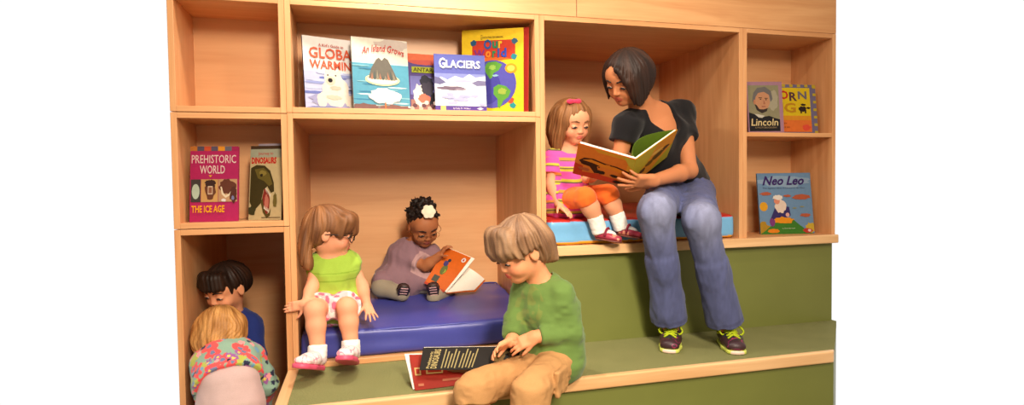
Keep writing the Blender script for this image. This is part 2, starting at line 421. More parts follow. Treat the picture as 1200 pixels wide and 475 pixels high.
class Head:
    """local frame: x to the person's right... y forward, z up, lengths in head heights (chin to crown)"""
    def __init__(s, o, fwd, up, H, child=True):
        s.o, s.H, s.child = A(*o), H, child
        f = nrm(fwd); u = A(*up); u = nrm(u-f*(u@f)); s.M = np.stack([np.cross(f, u), f, u], 1)
    def w(s, x, y, z): return s.o+s.M@(A(x, y, z)*s.H)
    def loc(s, P): return (P-s.o)@s.M/s.H
    def el(s, c, r): return ell(s.w(*c), A(*r)*s.H, s.M)
    def cp(s, a, b, ra, rb=None): return cap(s.w(*a), s.w(*b), ra*s.H, (ra if rb is None else rb)*s.H)
    def build(s, F, ears=True, full=1.):
        H = s.H; c = s.child
        F.u(s.el((0, -.06, .12), (.365, .44, .38)), .01)
        F.u(s.el((0, .10, -.16), (.275, .29, .31)), .10*H)
        F.u(s.el((0, .22, -.385), (.12, .12, .10)), .10*H)                     # chin
        F.u(s.el((0, .24, .12), (.27, .16, .20)), .10*H)                       # forehead
        F.u(s.el((0, -.05, -.22), (.24, .26, .24)), .10*H)                     # jaw angle
        for q in (-1, 1):
            F.u(s.el((q*.165, .23, -.19), (.115, .12, .115) if c else (.10, .10, .12)), .08*H)
            F.cut(s.el((q*.15, .42, -.03), (.085, .075, .055)), .06*H)         # eye socket
            F.u(s.el((q*.15, .325, -.035), (.078, .065, .058)), .02*H)         # lids
            F.cut(s.el((q*.15, .40, -.055), (.060, .040, .017)), .006*H)       # the slit between them
        nl = .40 if c else .43
        F.u(s.cp((0, .36, -.01), (0, nl, -.15), .028, .045 if c else .042), .05*H)
        for q in (-1, 1): F.u(s.el((q*.045, .385, -.165), (.035, .04, .03)), .025*H)
        F.u(s.el((0, .355, -.262), (.088, .045, .024)), .03*H)
        F.u(s.el((0, .35, -.302), (.075, .045, .026)), .025*H)
        F.cut(s.el((0, .405, -.281), (.085, .03, .006)), .01*H)
        if ears:
            for q in (-1, 1):
                F.u(s.el((q*.355, -.05, -.06), (.035, .085, .125)), .03*H)
                F.cut(s.el((q*.40, -.02, -.05), (.025, .045, .075)), .02*H)
    def tint(s, base, lip, blush=None):
        """skin colouring: lips and cheeks"""
        def f(V):
            q = s.loc(V); C = np.tile(A(*base), (len(V), 1))
            l = np.clip(1.25-np.sqrt((q[:, 0]/.085)**2+((q[:, 2]+.282)/.05)**2), 0, 1)*(q[:, 1] > .28)
            l = np.clip(l*2.5, 0, 1)[:, None]; C = C*(1-l)+A(*lip)*l
            if blush is not None:
                for e in (-1, 1):
                    k = np.clip(1-np.linalg.norm(q-A(e*.18, .30, -.17), axis=1)/.17, 0, 1)[:, None]*.6; C = C*(1-k)+A(*blush)*k
            return C
        return f
    def features(s, parent, brow, iris=(.02, .012, .008), gaze=-.45, browz=.085, lash=(.02, .012, .01)):
        for q in (-1, 1):
            F = Field(); F.u(s.el((q*.15, .335, -.045), (.066, .058, .050)))
            def col(V):
                l = s.loc(V)-A(q*.15, .335, -.045); d = l/np.linalg.norm(l, axis=1)[:, None]
                k = np.clip((d@nrm(A(0, 1, gaze))-.55)*8, 0, 1)[:, None]
                return A(.75, .72, .70)*(1-k)+A(*iris)*k
            F.obj('eye', .0022, EYEM, parent, col)
            F = Field()
            pts = [s.w(q*.070, .408, browz-.012), s.w(q*.15, .396, browz+.014), s.w(q*.245, .335, browz-.010)]
            F.u(cap(pts[0], pts[1], .016*s.H, .015*s.H)); F.u(cap(pts[1], pts[2], .015*s.H, .008*s.H), .004)
            F.obj('eyebrow', .0016, HAIR, parent, brow)
            F = Field()                                                        # lashes along the lowered upper lid
            L = [s.w(q*.085, .372, -.060), s.w(q*.15, .396, -.050), s.w(q*.222, .352, -.060)]
            F.u(cap(L[0], L[1], .009*s.H)); F.u(cap(L[1], L[2], .009*s.H), .003)
            F.obj('eyelashes', .0013, HAIR, parent, lash)
    def strands(s, amp=.012, n=34, seed=0, pole=(0, -.12, .3), wav=1.5):
        """grooves that run from the crown outwards, as hair lies"""
        def f(P):
            q = s.loc(P)-A(*pole); az = np.arctan2(q[..., 0], q[..., 1]+1e-6)
            nz = noise3(P/s.H*3., seed)
            return s.H*amp*(np.sin(az*n+wav*nz*3)*.6+noise3(np.stack([az*n*.35, q[..., 2]*2., az*0], -1), seed+3)*1.2)
        return f
    def haircol(s, base, tip=None, n=60, pole=(0, -.12, .3), seed=1, amt=.32):
        base = A(*base); tip = base if tip is None else A(*tip)
        def f(V):
            q = s.loc(V)-A(*pole); az = np.arctan2(q[:, 0], q[:, 1]+1e-6)
            k = noise3(np.stack([az*n/6, q[:, 2]*1.5, q[:, 1]*.8], -1), seed)*.7+.4*np.sin(az*n+2*noise3(q*4, seed+9))
            t = np.clip(.5+.6*noise3(np.stack([az*5, q[:, 2]*3, az*0], -1), seed+5), 0, 1)[:, None]
            return (base*(1-t)+tip*t)*(1+amt*k[:, None]).clip(.35, 1.8)
        return f

def hand(F, wr, d, pn, L, sgn, curl=(.25, .3, .3, .3), thumb=(.6, .7, .25), tc=.2, k=.0025, spread=.10, rad=1.):
    """palm, four unequal bent fingers and a thumb; sgn = side the thumb is on, pn = the way the palm faces"""
    wr = A(*wr); d = nrm(d); pn = A(*pn); pn = nrm(pn-d*(pn@d)); s = np.cross(d, pn)*sgn
    M = np.stack([s, d, pn], 1)
    F.u(rbox(wr+d*.25*L, (.20*L, .26*L, .085*L), M, .07*L), .03*L+.004)
    F.u(cap(wr-d*.05*L, wr+d*.1*L, .13*L, .14*L), .1*L)
    rt = (.150, .052, -.050, -.145); ln = (.40, .45, .42, .33); rr = (.052, .053, .051, .045)
    for i in range(4):
        p = wr+d*(.47-.02*abs(i-1))*L+s*rt[i]*L; ang = curl[i]*.7; dd = nrm(d+s*(1.5-i)*spread)
        for j, fr in enumerate((.44, .31, .25)):
            v = dd*math.cos(ang)+pn*math.sin(ang); q = p+v*fr*ln[i]*L
            r0 = rr[i]*L*rad*(1-.1*j); F.u(cap(p, q, r0, r0*.9), k if j else k*1.6); p = q; ang += curl[i]
    v = nrm(d*thumb[0]+s*thumb[1]+pn*thumb[2]); p = wr+d*.10*L+s*.14*L; q = p+v*.24*L
    F.u(cap(p, q, .075*L, .060*L), .05*L); v2 = nrm(v+d*.3+pn*tc); r = q+v2*.13*L; F.u(cap(q, r, .058*L, .052*L), k)
    F.u(cap(r, r+nrm(v2+d*.2+pn*tc)*.11*L, .052*L, .043*L), k)

def torso(F, J, W, e=0., k=.03, neck=True):
    sp, sc = nrm(J['hL']-J['hR']), nrm(J['sL']-J['sR'])
    F.u(ecap(J['pel'], J['wai'], sp, (W['hip']+e, W['hipd']+e), (W['wai']+e, W['waid']+e)), k)
    F.u(ecap(J['wai'], J['che'], sc, (W['wai']+e, W['waid']+e), (W['che']+e, W['ched']+e)), k)
    F.u(ecap(J['che'], lerp(J['che'], J['nb'], .62), sc, (W['che']+e, W['ched']+e), (W['che']*.72+e, W['ched']*.72+e)), k)
    m = lerp(J['che'], J['nb'], .80)
    for q in ('sL', 'sR'): F.u(cap(lerp(m, J[q], .25), J[q], W['shr']*1.05+e, W['shr']+e), k)

def folds(amp, sc, seed=0, stretch=(1, 1, 1)):
    st = A(*stretch)
    def f(P): return amp*(noise3(P*st/sc, seed)+.5*noise3(P*st/sc*2.1, seed+7))
    return f

def tube(name, pts, r, mat, parent, n=8, closed=False):
    P = [Vector(p) for p in pts]; V, Fc = [], []; N = len(P)
    up = Vector((.13, .27, .95)).normalized()
    for i, p in enumerate(P):
        a = P[(i-1) % N] if (closed or i) else P[i]; b = P[(i+1) % N] if (closed or i < N-1) else P[i]
        t = (b-a).normalized(); x = t.cross(up).normalized(); y = t.cross(x)
        for j in range(n): V.append(p+(x*math.cos(2*PI*j/n)+y*math.sin(2*PI*j/n))*(r if not callable(r) else r(i/(N-1))))
    for i in range(N if closed else N-1):
        for j in range(n): Fc.append((i*n+j, i*n+(j+1) % n, ((i+1) % N)*n+(j+1) % n, ((i+1) % N)*n+j))
    if not closed: Fc += [tuple(range(n))[::-1], tuple((N-1)*n+j for j in range(n))]
    o = mesh_obj(name, V, Fc, mat, parent, True)
    return o
def place(o, parent):
    o.matrix_parent_inverse = parent_world(parent).inverted(); return o

def spline(pts, n=8):
    P = [A(*p) for p in pts]; P = [2*P[0]-P[1]]+P+[2*P[-1]-P[-2]]; out = []
    for i in range(1, len(P)-2):
        for t in np.linspace(0, 1, n, endpoint=False):
            a, b, c, d = P[i-1:i+3]; out.append(.5*(2*b+(c-a)*t+(2*a-5*b+4*c-d)*t*t+(3*b-a-3*c+d)*t**3))
    return out+[P[-2]]

def glasses(hd, parent, mat, r=.0016, w=.135, h=.10, z=-.045, y=.455, tem=-.03):
    """two rims, a bridge and two temples, worn on the nose and ears: one frame"""
    V0 = len(bpy.data.objects)
    pcs = []
    for q in (-1, 1):
        pcs.append(([hd.w(q*.165+w*.98*math.cos(t), y-.09*abs(q*.165+w*math.cos(t))**1.5*3, z+h*math.sin(t)) for t in np.linspace(0, 2*PI, 20, endpoint=False)], True))
        pcs.append((spline([hd.w(q*.295, y-.035*3, z+.03), hd.w(q*.375, .25, z+.035), hd.w(q*.385, .02, z+.02), hd.w(q*.37, -.09, z-.01)], 5), False))
    pcs.append((spline([hd.w(-.05, y-.005, z+.02), hd.w(0, y+.012, z+.035), hd.w(.05, y-.005, z+.02)], 4), False))
    bm = bmesh.new()
    for pts, cl in pcs:
        o = tube('tmp', pts, r, mat, None, 6, cl); bm.from_mesh(o.data); me = o.data; bpy.data.objects.remove(o); bpy.data.meshes.remove(me)
    return place(bm_obj('glasses', bm, mat, parent, True), parent)

def dist_report(n, J):
    d = lambda a, b: float(np.linalg.norm(J[a]-J[b]))
    print('BONES', n, {f'{a}-{b}': round(d(a, b), 3) for a, b in (('pel', 'nb'), ('sL', 'sR'), ('sL', 'eL'), ('eL', 'wL'), ('sR', 'eR'), ('eR', 'wR'), ('hL', 'kL'), ('kL', 'aL'), ('hR', 'kR'), ('kR', 'aR')) if a in J and b in J})

def shoe(parent, heel, toe, up, w, hgt, col, sole_col, sole_t=.014, mat=None, open_top=0., strap=None, collar=.6, name='shoe', sole_toe=None):
    """heel and toe lie on the sole's underside; returns the shoe's frame"""
    heel, toe = A(*heel), A(*toe); f = nrm(toe-heel); u = A(*up); u = nrm(u-f*(u@f)); s = np.cross(f, u); L = np.linalg.norm(toe-heel)
    M = np.stack([s, f, u], 1)
    def P(x, y, z): return heel+M@A(x, y, z)
    F = Field()
    F.u(ecap(P(0, w*.42, sole_t+hgt*.30), P(0, L*.55, sole_t+hgt*.24), s, (w*.40, hgt*.42), (w*.46, hgt*.36)), .01)
    F.u(ecap(P(0, L*.5, sole_t+hgt*.24), P(0, L-w*.46, sole_t+hgt*.14), s, (w*.47, hgt*.36), (w*.42, hgt*.27)), .015)
    F.u(cyl(P(0, w*.46, sole_t+hgt*.2), P(0, w*.52, sole_t+hgt*collar*1.35), w*.36, w*.34, .004, s, 1.), .018)
    F.keep(half(P(0, 0, sole_t*.9), -u))
    if open_top: F.cut(ell(P(0, L*.42, sole_t+hgt*.75), (w*.30, L*.24, hgt*.55), M), .004)
    o = F.obj(name, .003, mat or SHOE, parent, col)
    G = Field(); G.u(ecap(P(0, w*.45, sole_t*.5), P(0, L*.62, sole_t*.5), s, (w*.43, sole_t*2), (w*.50, sole_t*2)), .004)
    G.u(ecap(P(0, L*.6, sole_t*.5), P(0, L-w*.46, sole_t*.5), s, (w*.50, sole_t*2), (w*.44, sole_t*2)), .01)
    G.keep(half(P(0, 0, sole_t), u)); G.keep(half(P(0, 0, 0), -u))
    G.obj('sole', .003, SHOE, o, sole_col)
    return o, P, M, L
# ================================================================== the woman who reads aloud
def make_woman():
    sk, lip = lin(196, 126, 84), lin(170, 84, 66)
    root = thing('person', 'woman with black bob in black t-shirt and jeans reading from a large open book', 'person', (1.66, -.1, 0))
    J = dict(pel=at(797, 226, .17), wai=at(785, 196, .135), che=at(767, 158, .095), nb=at(757, 130, .075),
             sR=at(735, 145, .015), sL=at(799, 132, .13), eR=at(724, 192, .03), eL=at(808, 200, -.02),
             wR=at(756, 214, -.015), wL=at(765, 212, -.195),
             hR=at(780, 228, .10), hL=at(815, 226, .16), kR=at(768, 248, -.235), kL=at(822, 259, -.27),
             aR=at(787, 392, -.105), aL=at(853, 394, -.20))
    dist_report('woman', J)
    hd = Head(at(734, 91, -.035), dv(-.66, -.50, .56), dv(-.2, .8, .42), .232, False)
    W = dict(hip=.165, hipd=.115, wai=.128, waid=.090, che=.138, ched=.100, shr=.048)
    B = Field(); hd.build(B)
    torso(B, J, W)
    nk = hd.w(0, -.10, -.28)
    B.u(cap(J['nb'], nk, .058, .050), .03)
    B.u(cap(lerp(J['nb'], J['sL'], .15), lerp(J['nb'], J['sL'], .75), .042, .036), .04); B.u(cap(lerp(J['nb'], J['sR'], .15), lerp(J['nb'], J['sR'], .75), .040, .034), .04)
    for q in 'LR':
        B.u(cap(J['s'+q], J['e'+q], .044, .035), .02)
        m = lerp(J['e'+q], J['w'+q], .3); B.u(cap(J['e'+q], m, .037, .038), .02); B.u(cap(m, J['w'+q], .038, .025), .02)
        B.u(cap(J['h'+q], J['k'+q], .085, .058), .03); B.u(cap(J['k'+q], lerp(J['k'+q], J['a'+q], .35), .055, .052), .03)
        B.u(cap(lerp(J['k'+q], J['a'+q], .35), J['a'+q], .052, .034), .03)
    # hands: the left spread under the spine, the right behind the cover
    hand(B, J['wL'], dv(-.88, .02, .35), dv(-.1, .75, -.65), .175, 1, (.10, .22, .30, .34), thumb=(.55, .75, .1), spread=.16)
    hand(B, J['wR'], dv(-.80, .30, -.10), dv(.1, .3, .85), .17, -1, (.25, .3, .3, .3))
    B.obj('body', .0036, SKIN, root, hd.tint(sk, lip))
    hd.features(root, lin(30, 20, 16))
    # bobbed hair
    H = Field(); H.u(hd.el((0, -.07, .13), (.40, .48, .415)), .02)
    for q in (-1, 1):
        H.u(hd.el((q*.31, -.04, -.08), (.115, .28, .32)), .06)
        if q < 0: H.u(hd.el((q*.335, .12, -.19), (.06, .19, .33)), .03)
    H.u(hd.el((0, -.31, -.04), (.35, .20, .31)), .06)
    H.cut(hd.el((.07, .58, -.10), (.285, .46, .49)), .03)
    H.cut(hd.el((0, .12, -.54), (.22, .40, .32)), .02)
    H.u(hd.cp((-.10, .40, .33), (-.255, .34, .06), .045, .04), .03); H.u(hd.cp((-.255, .34, .06), (-.29, .28, -.40), .045, .018), .02)
    H.u(hd.cp((.33, .16, .08), (.355, .20, -.40), .035, .014), .02)
    H.disp = hd.strands(.009, 52, 2); H.dmax = .006
    H.obj('hair', .0034, HAIR, root, hd.haircol(lin(34, 22, 18), lin(62, 38, 28)))
    # black scoop-necked t-shirt
    T = Field(); W2 = dict(W)
    torso(T, J, W2, .013)
    sc = nrm(J['sL']-J['sR']); fr = nrm(np.cross(J['nb']-J['wai'], sc)); fr = fr if fr@TOW > 0 else -fr
    for q in (-1, 1): T.u(ell(lerp(J['che'], J['nb'], -.02)+sc*q*.062+fr*.075, (.062, .055, .058)), .05)
    T.u(ecap(lerp(J['pel'], J['wai'], -.05), J['wai'], nrm(J['hL']-J['hR']), (.160, .118), (.142, .104)), .03)
    for q in 'LR':
        d = J['e'+q]-J['s'+q]; T.u(cyl(J['s'+q]-d*.08, J['s'+q]+d*.46, .060, .064, .006), .03)
    c0 = lerp(J['che'], J['nb'], .62)+fr*.10
    T.cut(ell(c0+UPV*.03, (.082, .13, .112), np.stack([sc, np.cross(UPV, sc), UPV], 1)), .01)
    T.cut(cap(J['nb']-fr*.01, J['nb']+A(0, 0, .2), .075, .09), .01)
    T.disp = folds(.005, .06, 3, (1, 1, .6)); T.dmax = .008
    T.obj('t_shirt', .0042, KNIT, root, lin(20, 18, 21))
    # boot-cut jeans
    P = Field(); sp = nrm(J['hL']-J['hR'])
    P.u(ecap(J['pel']-UPV*.03, lerp(J['pel'], J['wai'], .45), sp, (.180, .128), (.150, .108)), .03)
    for q in 'LR':
        h, kn, an = J['h'+q], J['k'+q], J['a'+q]
        P.u(cap(h, kn, .094, .073), .04)
        mid = lerp(kn, an, .45); hem = lerp(kn, an, .872)
        P.u(cap(kn, mid, .073, .064), .03); P.u(cyl(lerp(kn, an, .35), hem, .063, .080, .004), .03)
    hemL = {q: J['a'+q] for q in 'LR'}
    def dfold(X):
        v = .0045*noise3(X*A(30, 30, 8), 11)+.0025*noise3(X*A(62, 62, 22), 12)
        return v
    P.disp = dfold; P.dmax = .009
    base, fade, dark = lin(82, 88, 128), lin(148, 152, 180), lin(58, 60, 90)
    def dcol(V):
        C = np.tile(base, (len(V), 1))
        for q in 'LR':
            kn, an, h = J['k'+q], J['a'+q], J['h'+q]
            top = kn+TOW*.06+UPV*.03
            k = np.exp(-(np.linalg.norm((V-top)*A(1.2, 1, .75), axis=1)/.10)**2)*.75; k = k[:, None]
            C = C*(1-k)+fade*k
            t = np.clip(((V-kn)@(an-kn))/((an-kn)@(an-kn)), 0, 1)
            k = np.where((np.linalg.norm(V-an, axis=1) < .16) & (t > .825) & (t < .85), .45, 0)[:, None]; C = C*(1-k)+dark*k
        n = (noise3(V*A(34, 34, 9), 4)*.12+noise3(V*A(110, 110, 30), 5)*.12)[:, None]
        return C*(1+n)
    jn = P.obj('jeans', .0042, DENIM, root, dcol)
    # trainers
    for q, toe in (('R', at(784, 417, -.262)), ('L', at(866, 419, -.368))):
        an = J['a'+q]; toe = A(toe[0], toe[1], .001)
        d = A(an[0], an[1], 0)-A(toe[0], toe[1], 0); dd = nrm(d); heel = toe+dd*.255
        body, trim, sole = lin(58, 34, 40), lin(150, 40, 90), lin(196, 196, 150)
        def sc_(V, heel=heel, toe=toe):
            t = ((V-heel)@(toe-heel))/((toe-heel)@(toe-heel)); C = np.tile(body, (len(V), 1))
            C[(t > .55) & (V[:, 2] > .055)] = lin(40, 36, 46); C[(t < .2)] = lin(44, 38, 48)
            C[np.abs(noise3(V*A(30, 30, 60), 8)) < .05] = trim
            return C
        def so_(V, heel=heel, toe=toe):
            t = ((V-heel)@(toe-heel))/((toe-heel)@(toe-heel)); C = np.tile(lin(206, 214, 96), (len(V), 1)); C[t > .92] = lin(236, 206, 190); return C
        o, PP, M, L = shoe(root, heel, toe, UPV, .096, .088, sc_, so_, .016, collar=.62)
        lime = ink((206, 226, 40))
        for i in range(4):
            y = L*(.70-.075*i); z = .016+.088*(.47+.055*i)+.006; w = .026
            place(tube('lace', spline([PP(-w, y, z-.010), PP(0, y-.010, z+.003), PP(w, y-.022, z-.004)], 4), .0042, lime, o), o)
            place(tube('lace', spline([PP(w, y, z-.010), PP(0, y-.010, z+.005), PP(-w, y-.022, z-.004)], 4), .0042, lime, o), o)
        y, z = L*.47, .016+.088*.74
        for q2 in (-1, 1):
            place(tube('lace', spline([PP(0, y-.02, z), PP(q2*.032, y, z+.012), PP(q2*.050, y+.018, z-.008), PP(q2*.034, y+.02, z-.022), PP(q2*.006, y-.004, z-.006)], 5), .0038, lime, o), o)
        place(tube('pull_tab', spline([PP(.034, .05, .06), PP(.044, .07, .075), PP(.046, .09, .05)], 4), .004, lime, o), o)
    return root
WOMAN = make_woman()
# ================================================================== the children
def limbs(B, J, W, legs=True, arms=True):
    for q in 'LR':
        if arms:
            B.u(cap(J['s'+q], J['e'+q], W['ua'], W['ua']*.86), .015)
            m = lerp(J['e'+q], J['w'+q], .3); B.u(cap(J['e'+q], m, W['ua']*.84, W['fa']), .015); B.u(cap(m, J['w'+q], W['fa'], W['wr']), .015)
        if legs:
            B.u(cap(J['h'+q], J['k'+q], W['th'], W['kn']), .02)
            m = lerp(J['k'+q], J['a'+q], .35); B.u(cap(J['k'+q], m, W['kn']*.96, W['ca']), .02); B.u(cap(m, J['a'+q], W['ca'], W['an']), .02)
KID = dict(hip=.098, hipd=.078, wai=.088, waid=.072, che=.095, ched=.072, shr=.032, ua=.030, fa=.026, wr=.020, th=.050, kn=.040, ca=.039, an=.027)
def kid(**k): d = dict(KID); d.update(k); return d
def scaled(s): return {k: v*s for k, v in KID.items()}

def sock(parent, a, b, ra, rb, col):
    F = Field(); F.u(cyl(a, b, ra, rb, .004), .005); F.disp = folds(.0015, .012, 5, (1, 1, 2)); F.dmax = .003
    return F.obj('sock', .0028, KNIT, parent, col)

# ------------------------------------------------------------------ girl in the pink striped shirt, beside the woman
def make_pink_girl():
    sk = lin(228, 160, 122)
    root = thing('person', 'small girl in pink striped shirt and orange leggings sitting beside the woman', 'person', (1.27, .05, .57))
    J = dict(pel=at(664, 234, .18), wai=at(663, 212, .165), che=at(665, 192, .15), nb=at(667, 178, .135),
             sR=at(648, 184, .135), sL=at(685, 182, .155), eR=at(646, 216, .115), eL=at(694, 206, .06), wR=at(655, 240, .07), wL=at(687, 210, .0),
             hR=at(656, 234, .14), hL=at(674, 233, .15), kR=at(686, 231, -.03), kL=at(712, 228, -.01), aR=at(703, 266, -.025), aL=at(728, 262, -.01))
    W = kid(che=.088, wai=.082, th=.050)
    dist_report('pink', J)
    hd = Head(at(671, 143, .10), dv(.42, -.30, .84), dv(.06, .95, .25), .196)
    B = Field(); hd.build(B); torso(B, J, W, 0, .025); limbs(B, J, W)
    B.u(cap(J['nb'], hd.w(0, -.08, -.30), .036, .036), .02)
    hand(B, J['wL'], dv(.25, .3, .6), dv(.9, -.2, .1), .105, 1, (.3, .35, .35, .35))
    hand(B, J['wR'], dv(.5, -.45, .5), dv(0, -1, .1), .105, -1, (.1, .15, .15, .15))
    B.obj('body', .003, SKIN, root, hd.tint(sk, lin(214, 112, 96), lin(222, 128, 98)))
    hd.features(root, lin(120, 80, 50))
    H = Field(); H.u(hd.el((0, -.07, .135), (.395, .475, .405)), .02)
    for q in (-1, 1):
        H.u(hd.el((q*.33, -.06, -.22), (.10, .24, .42)), .06); H.u(hd.cp((q*.34, -.02, -.3), (q*.36, .05, -.72), .11, .05), .05)
    H.u(hd.el((0, -.36, -.20), (.34, .17, .46)), .08); H.u(hd.cp((.1, -.40, -.4), (.12, -.36, -.78), .17, .08), .06)
    H.u(hd.cp((-.15, -.36, -.4), (-.2, -.30, -.76), .15, .07), .06)
    H.cut(hd.el((0, .52, -.20), (.255, .42, .50)), .03); H.cut(hd.el((0, .18, -.62), (.22, .34, .36)), .03)
    H.disp = hd.strands(.012, 36, 12); H.dmax = .006
    H.obj('hair', .0031, HAIR, root, hd.haircol(lin(120, 78, 46), lin(158, 108, 66)))
    pink = lin(226, 60, 96)
    N = Field(); c = hd.w(.12, .16, .515)
    rx = hd.M[:, 0]; ry = hd.M[:, 1]
    for q in (-1, 1): N.u(ell(c+rx*q*.020, (.019, .010, .012), hd.M), .004)
    N.u(ell(c, (.008, .010, .010), hd.M), .003)
    N.obj('hair_bow', .002, KNIT, root, pink)
    T = Field(); torso(T, J, W, .010, .025)
    for q in 'LR':
        d = J['e'+q]-J['s'+q]; T.u(cyl(J['s'+q]-d*.05, J['s'+q]+d*.62, .041, .045, .005), .02)
    T.u(ecap(J['pel']-UPV*.005, J['wai'], nrm(J['hL']-J['hR']), (.122, .105), (.094, .082)), .03)
    T.u(ecap(J['pel']+UPV*.010+TOW*.04, J['pel']+UPV*.045, nrm(J['hL']-J['hR']), (.118, .11), (.10, .09)), .03)
    T.cut(ell(J['nb']+TOW*.03+UPV*.028, (.052, .05, .045)), .006); T.cut(cap(J['nb'], J['nb']+UPV*.1, .040), .006)
    T.disp = folds(.004, .05, 21); T.dmax = .007
    seq = [lin(232, 88, 176)]*6+[lin(206, 196, 60)]*2+[lin(92, 84, 72)]*1+[lin(206, 196, 60)]*1+[lin(232, 88, 176)]*4+[lin(120, 100, 90)]+[lin(240, 150, 60)]*2+[lin(232, 88, 176)]*5+[lin(92, 84, 72)]+[lin(206, 196, 60)]*2
    seq = A(*seq)
    def stripes(V):
        ax = nrm(J['nb']-J['pel']); t = (V-J['pel'])@ax
        for q in 'LR':
            d = nrm(J['e'+q]-J['s'+q]); e = np.linalg.norm(V-J['s'+q]-np.outer((V-J['s'+q])@d, d), axis=1) < .052
            m = e & ((V-J['s'+q])@d > .012); t = np.where(m, .30-(V-J['s'+q])@d*1.1, t)
        x = (t+.3)/.0056; i = np.floor(x).astype(int); k = np.clip((x-i-.5)*2.2+.5, 0, 1)[:, None]
        return seq[i % len(seq)]*(1-k)+seq[(i+1) % len(seq)]*k
    T.obj('shirt', .003, KNIT, root, stripes)
    P = Field(); P.u(ecap(J['pel']-UPV*.02, J['pel']+UPV*.03, nrm(J['hL']-J['hR']), (.105, .09), (.10, .08)), .02)
    for q in 'LR':
        e = nrm(J['a'+q]-J['k'+q]); P.u(cap(J['h'+q], J['k'+q], .057, .048), .02); P.u(cyl(J['k'+q]-e*.01, J['k'+q]+e*.030, .047, .046, .005), .012)
    P.disp = folds(.003, .035, 31); P.dmax = .005
    P.obj('leggings', .003, KNIT, root, lin(240, 108, 38))
    for q, hx, tx in (('R', at(700, 284, -.025), at(733, 291, -.10)), ('L', at(724, 279, -.012), at(749, 288, -.085))):
        an = J['a'+q]; heel = A(an[0], an[1], 0)+A(0, 0, an[2]-.052)-nrm(A(.75, -.66, 0))*.035; toe = heel+nrm(A(.74, -.60, -.13))*.148
        sock(root, an+nrm(J['k'+q]-an)*.055, an-UPV*.028+TOW*.004, .036, .034, lin(238, 232, 226))
        mar, sol = lin(168, 52, 74), lin(120, 60, 50)
        def mc(V, heel=heel, toe=toe):
            C = np.tile(mar, (len(V), 1)); k = noise3(V*75, 3) > .42; C[k] = lin(226, 150, 120); return C
        o, PP, M, L = shoe(root, heel, toe, UPV, .062, .050, mc, sol, .008, open_top=1, collar=.5)
        place(tube('strap', spline([PP(-.031, L*.42, .022), PP(-.024, L*.43, .046), PP(0, L*.44, .056), PP(.024, L*.43, .046), PP(.031, L*.42, .022)], 5), .0055, ink((160, 48, 70)), o), o)
        F = Field(); F.u(ell(PP(0, L*.42, .028), (.024, .045, .022), M)); F.obj('sock_top', .003, KNIT, o, lin(238, 232, 226))
    return root
make_pink_girl()

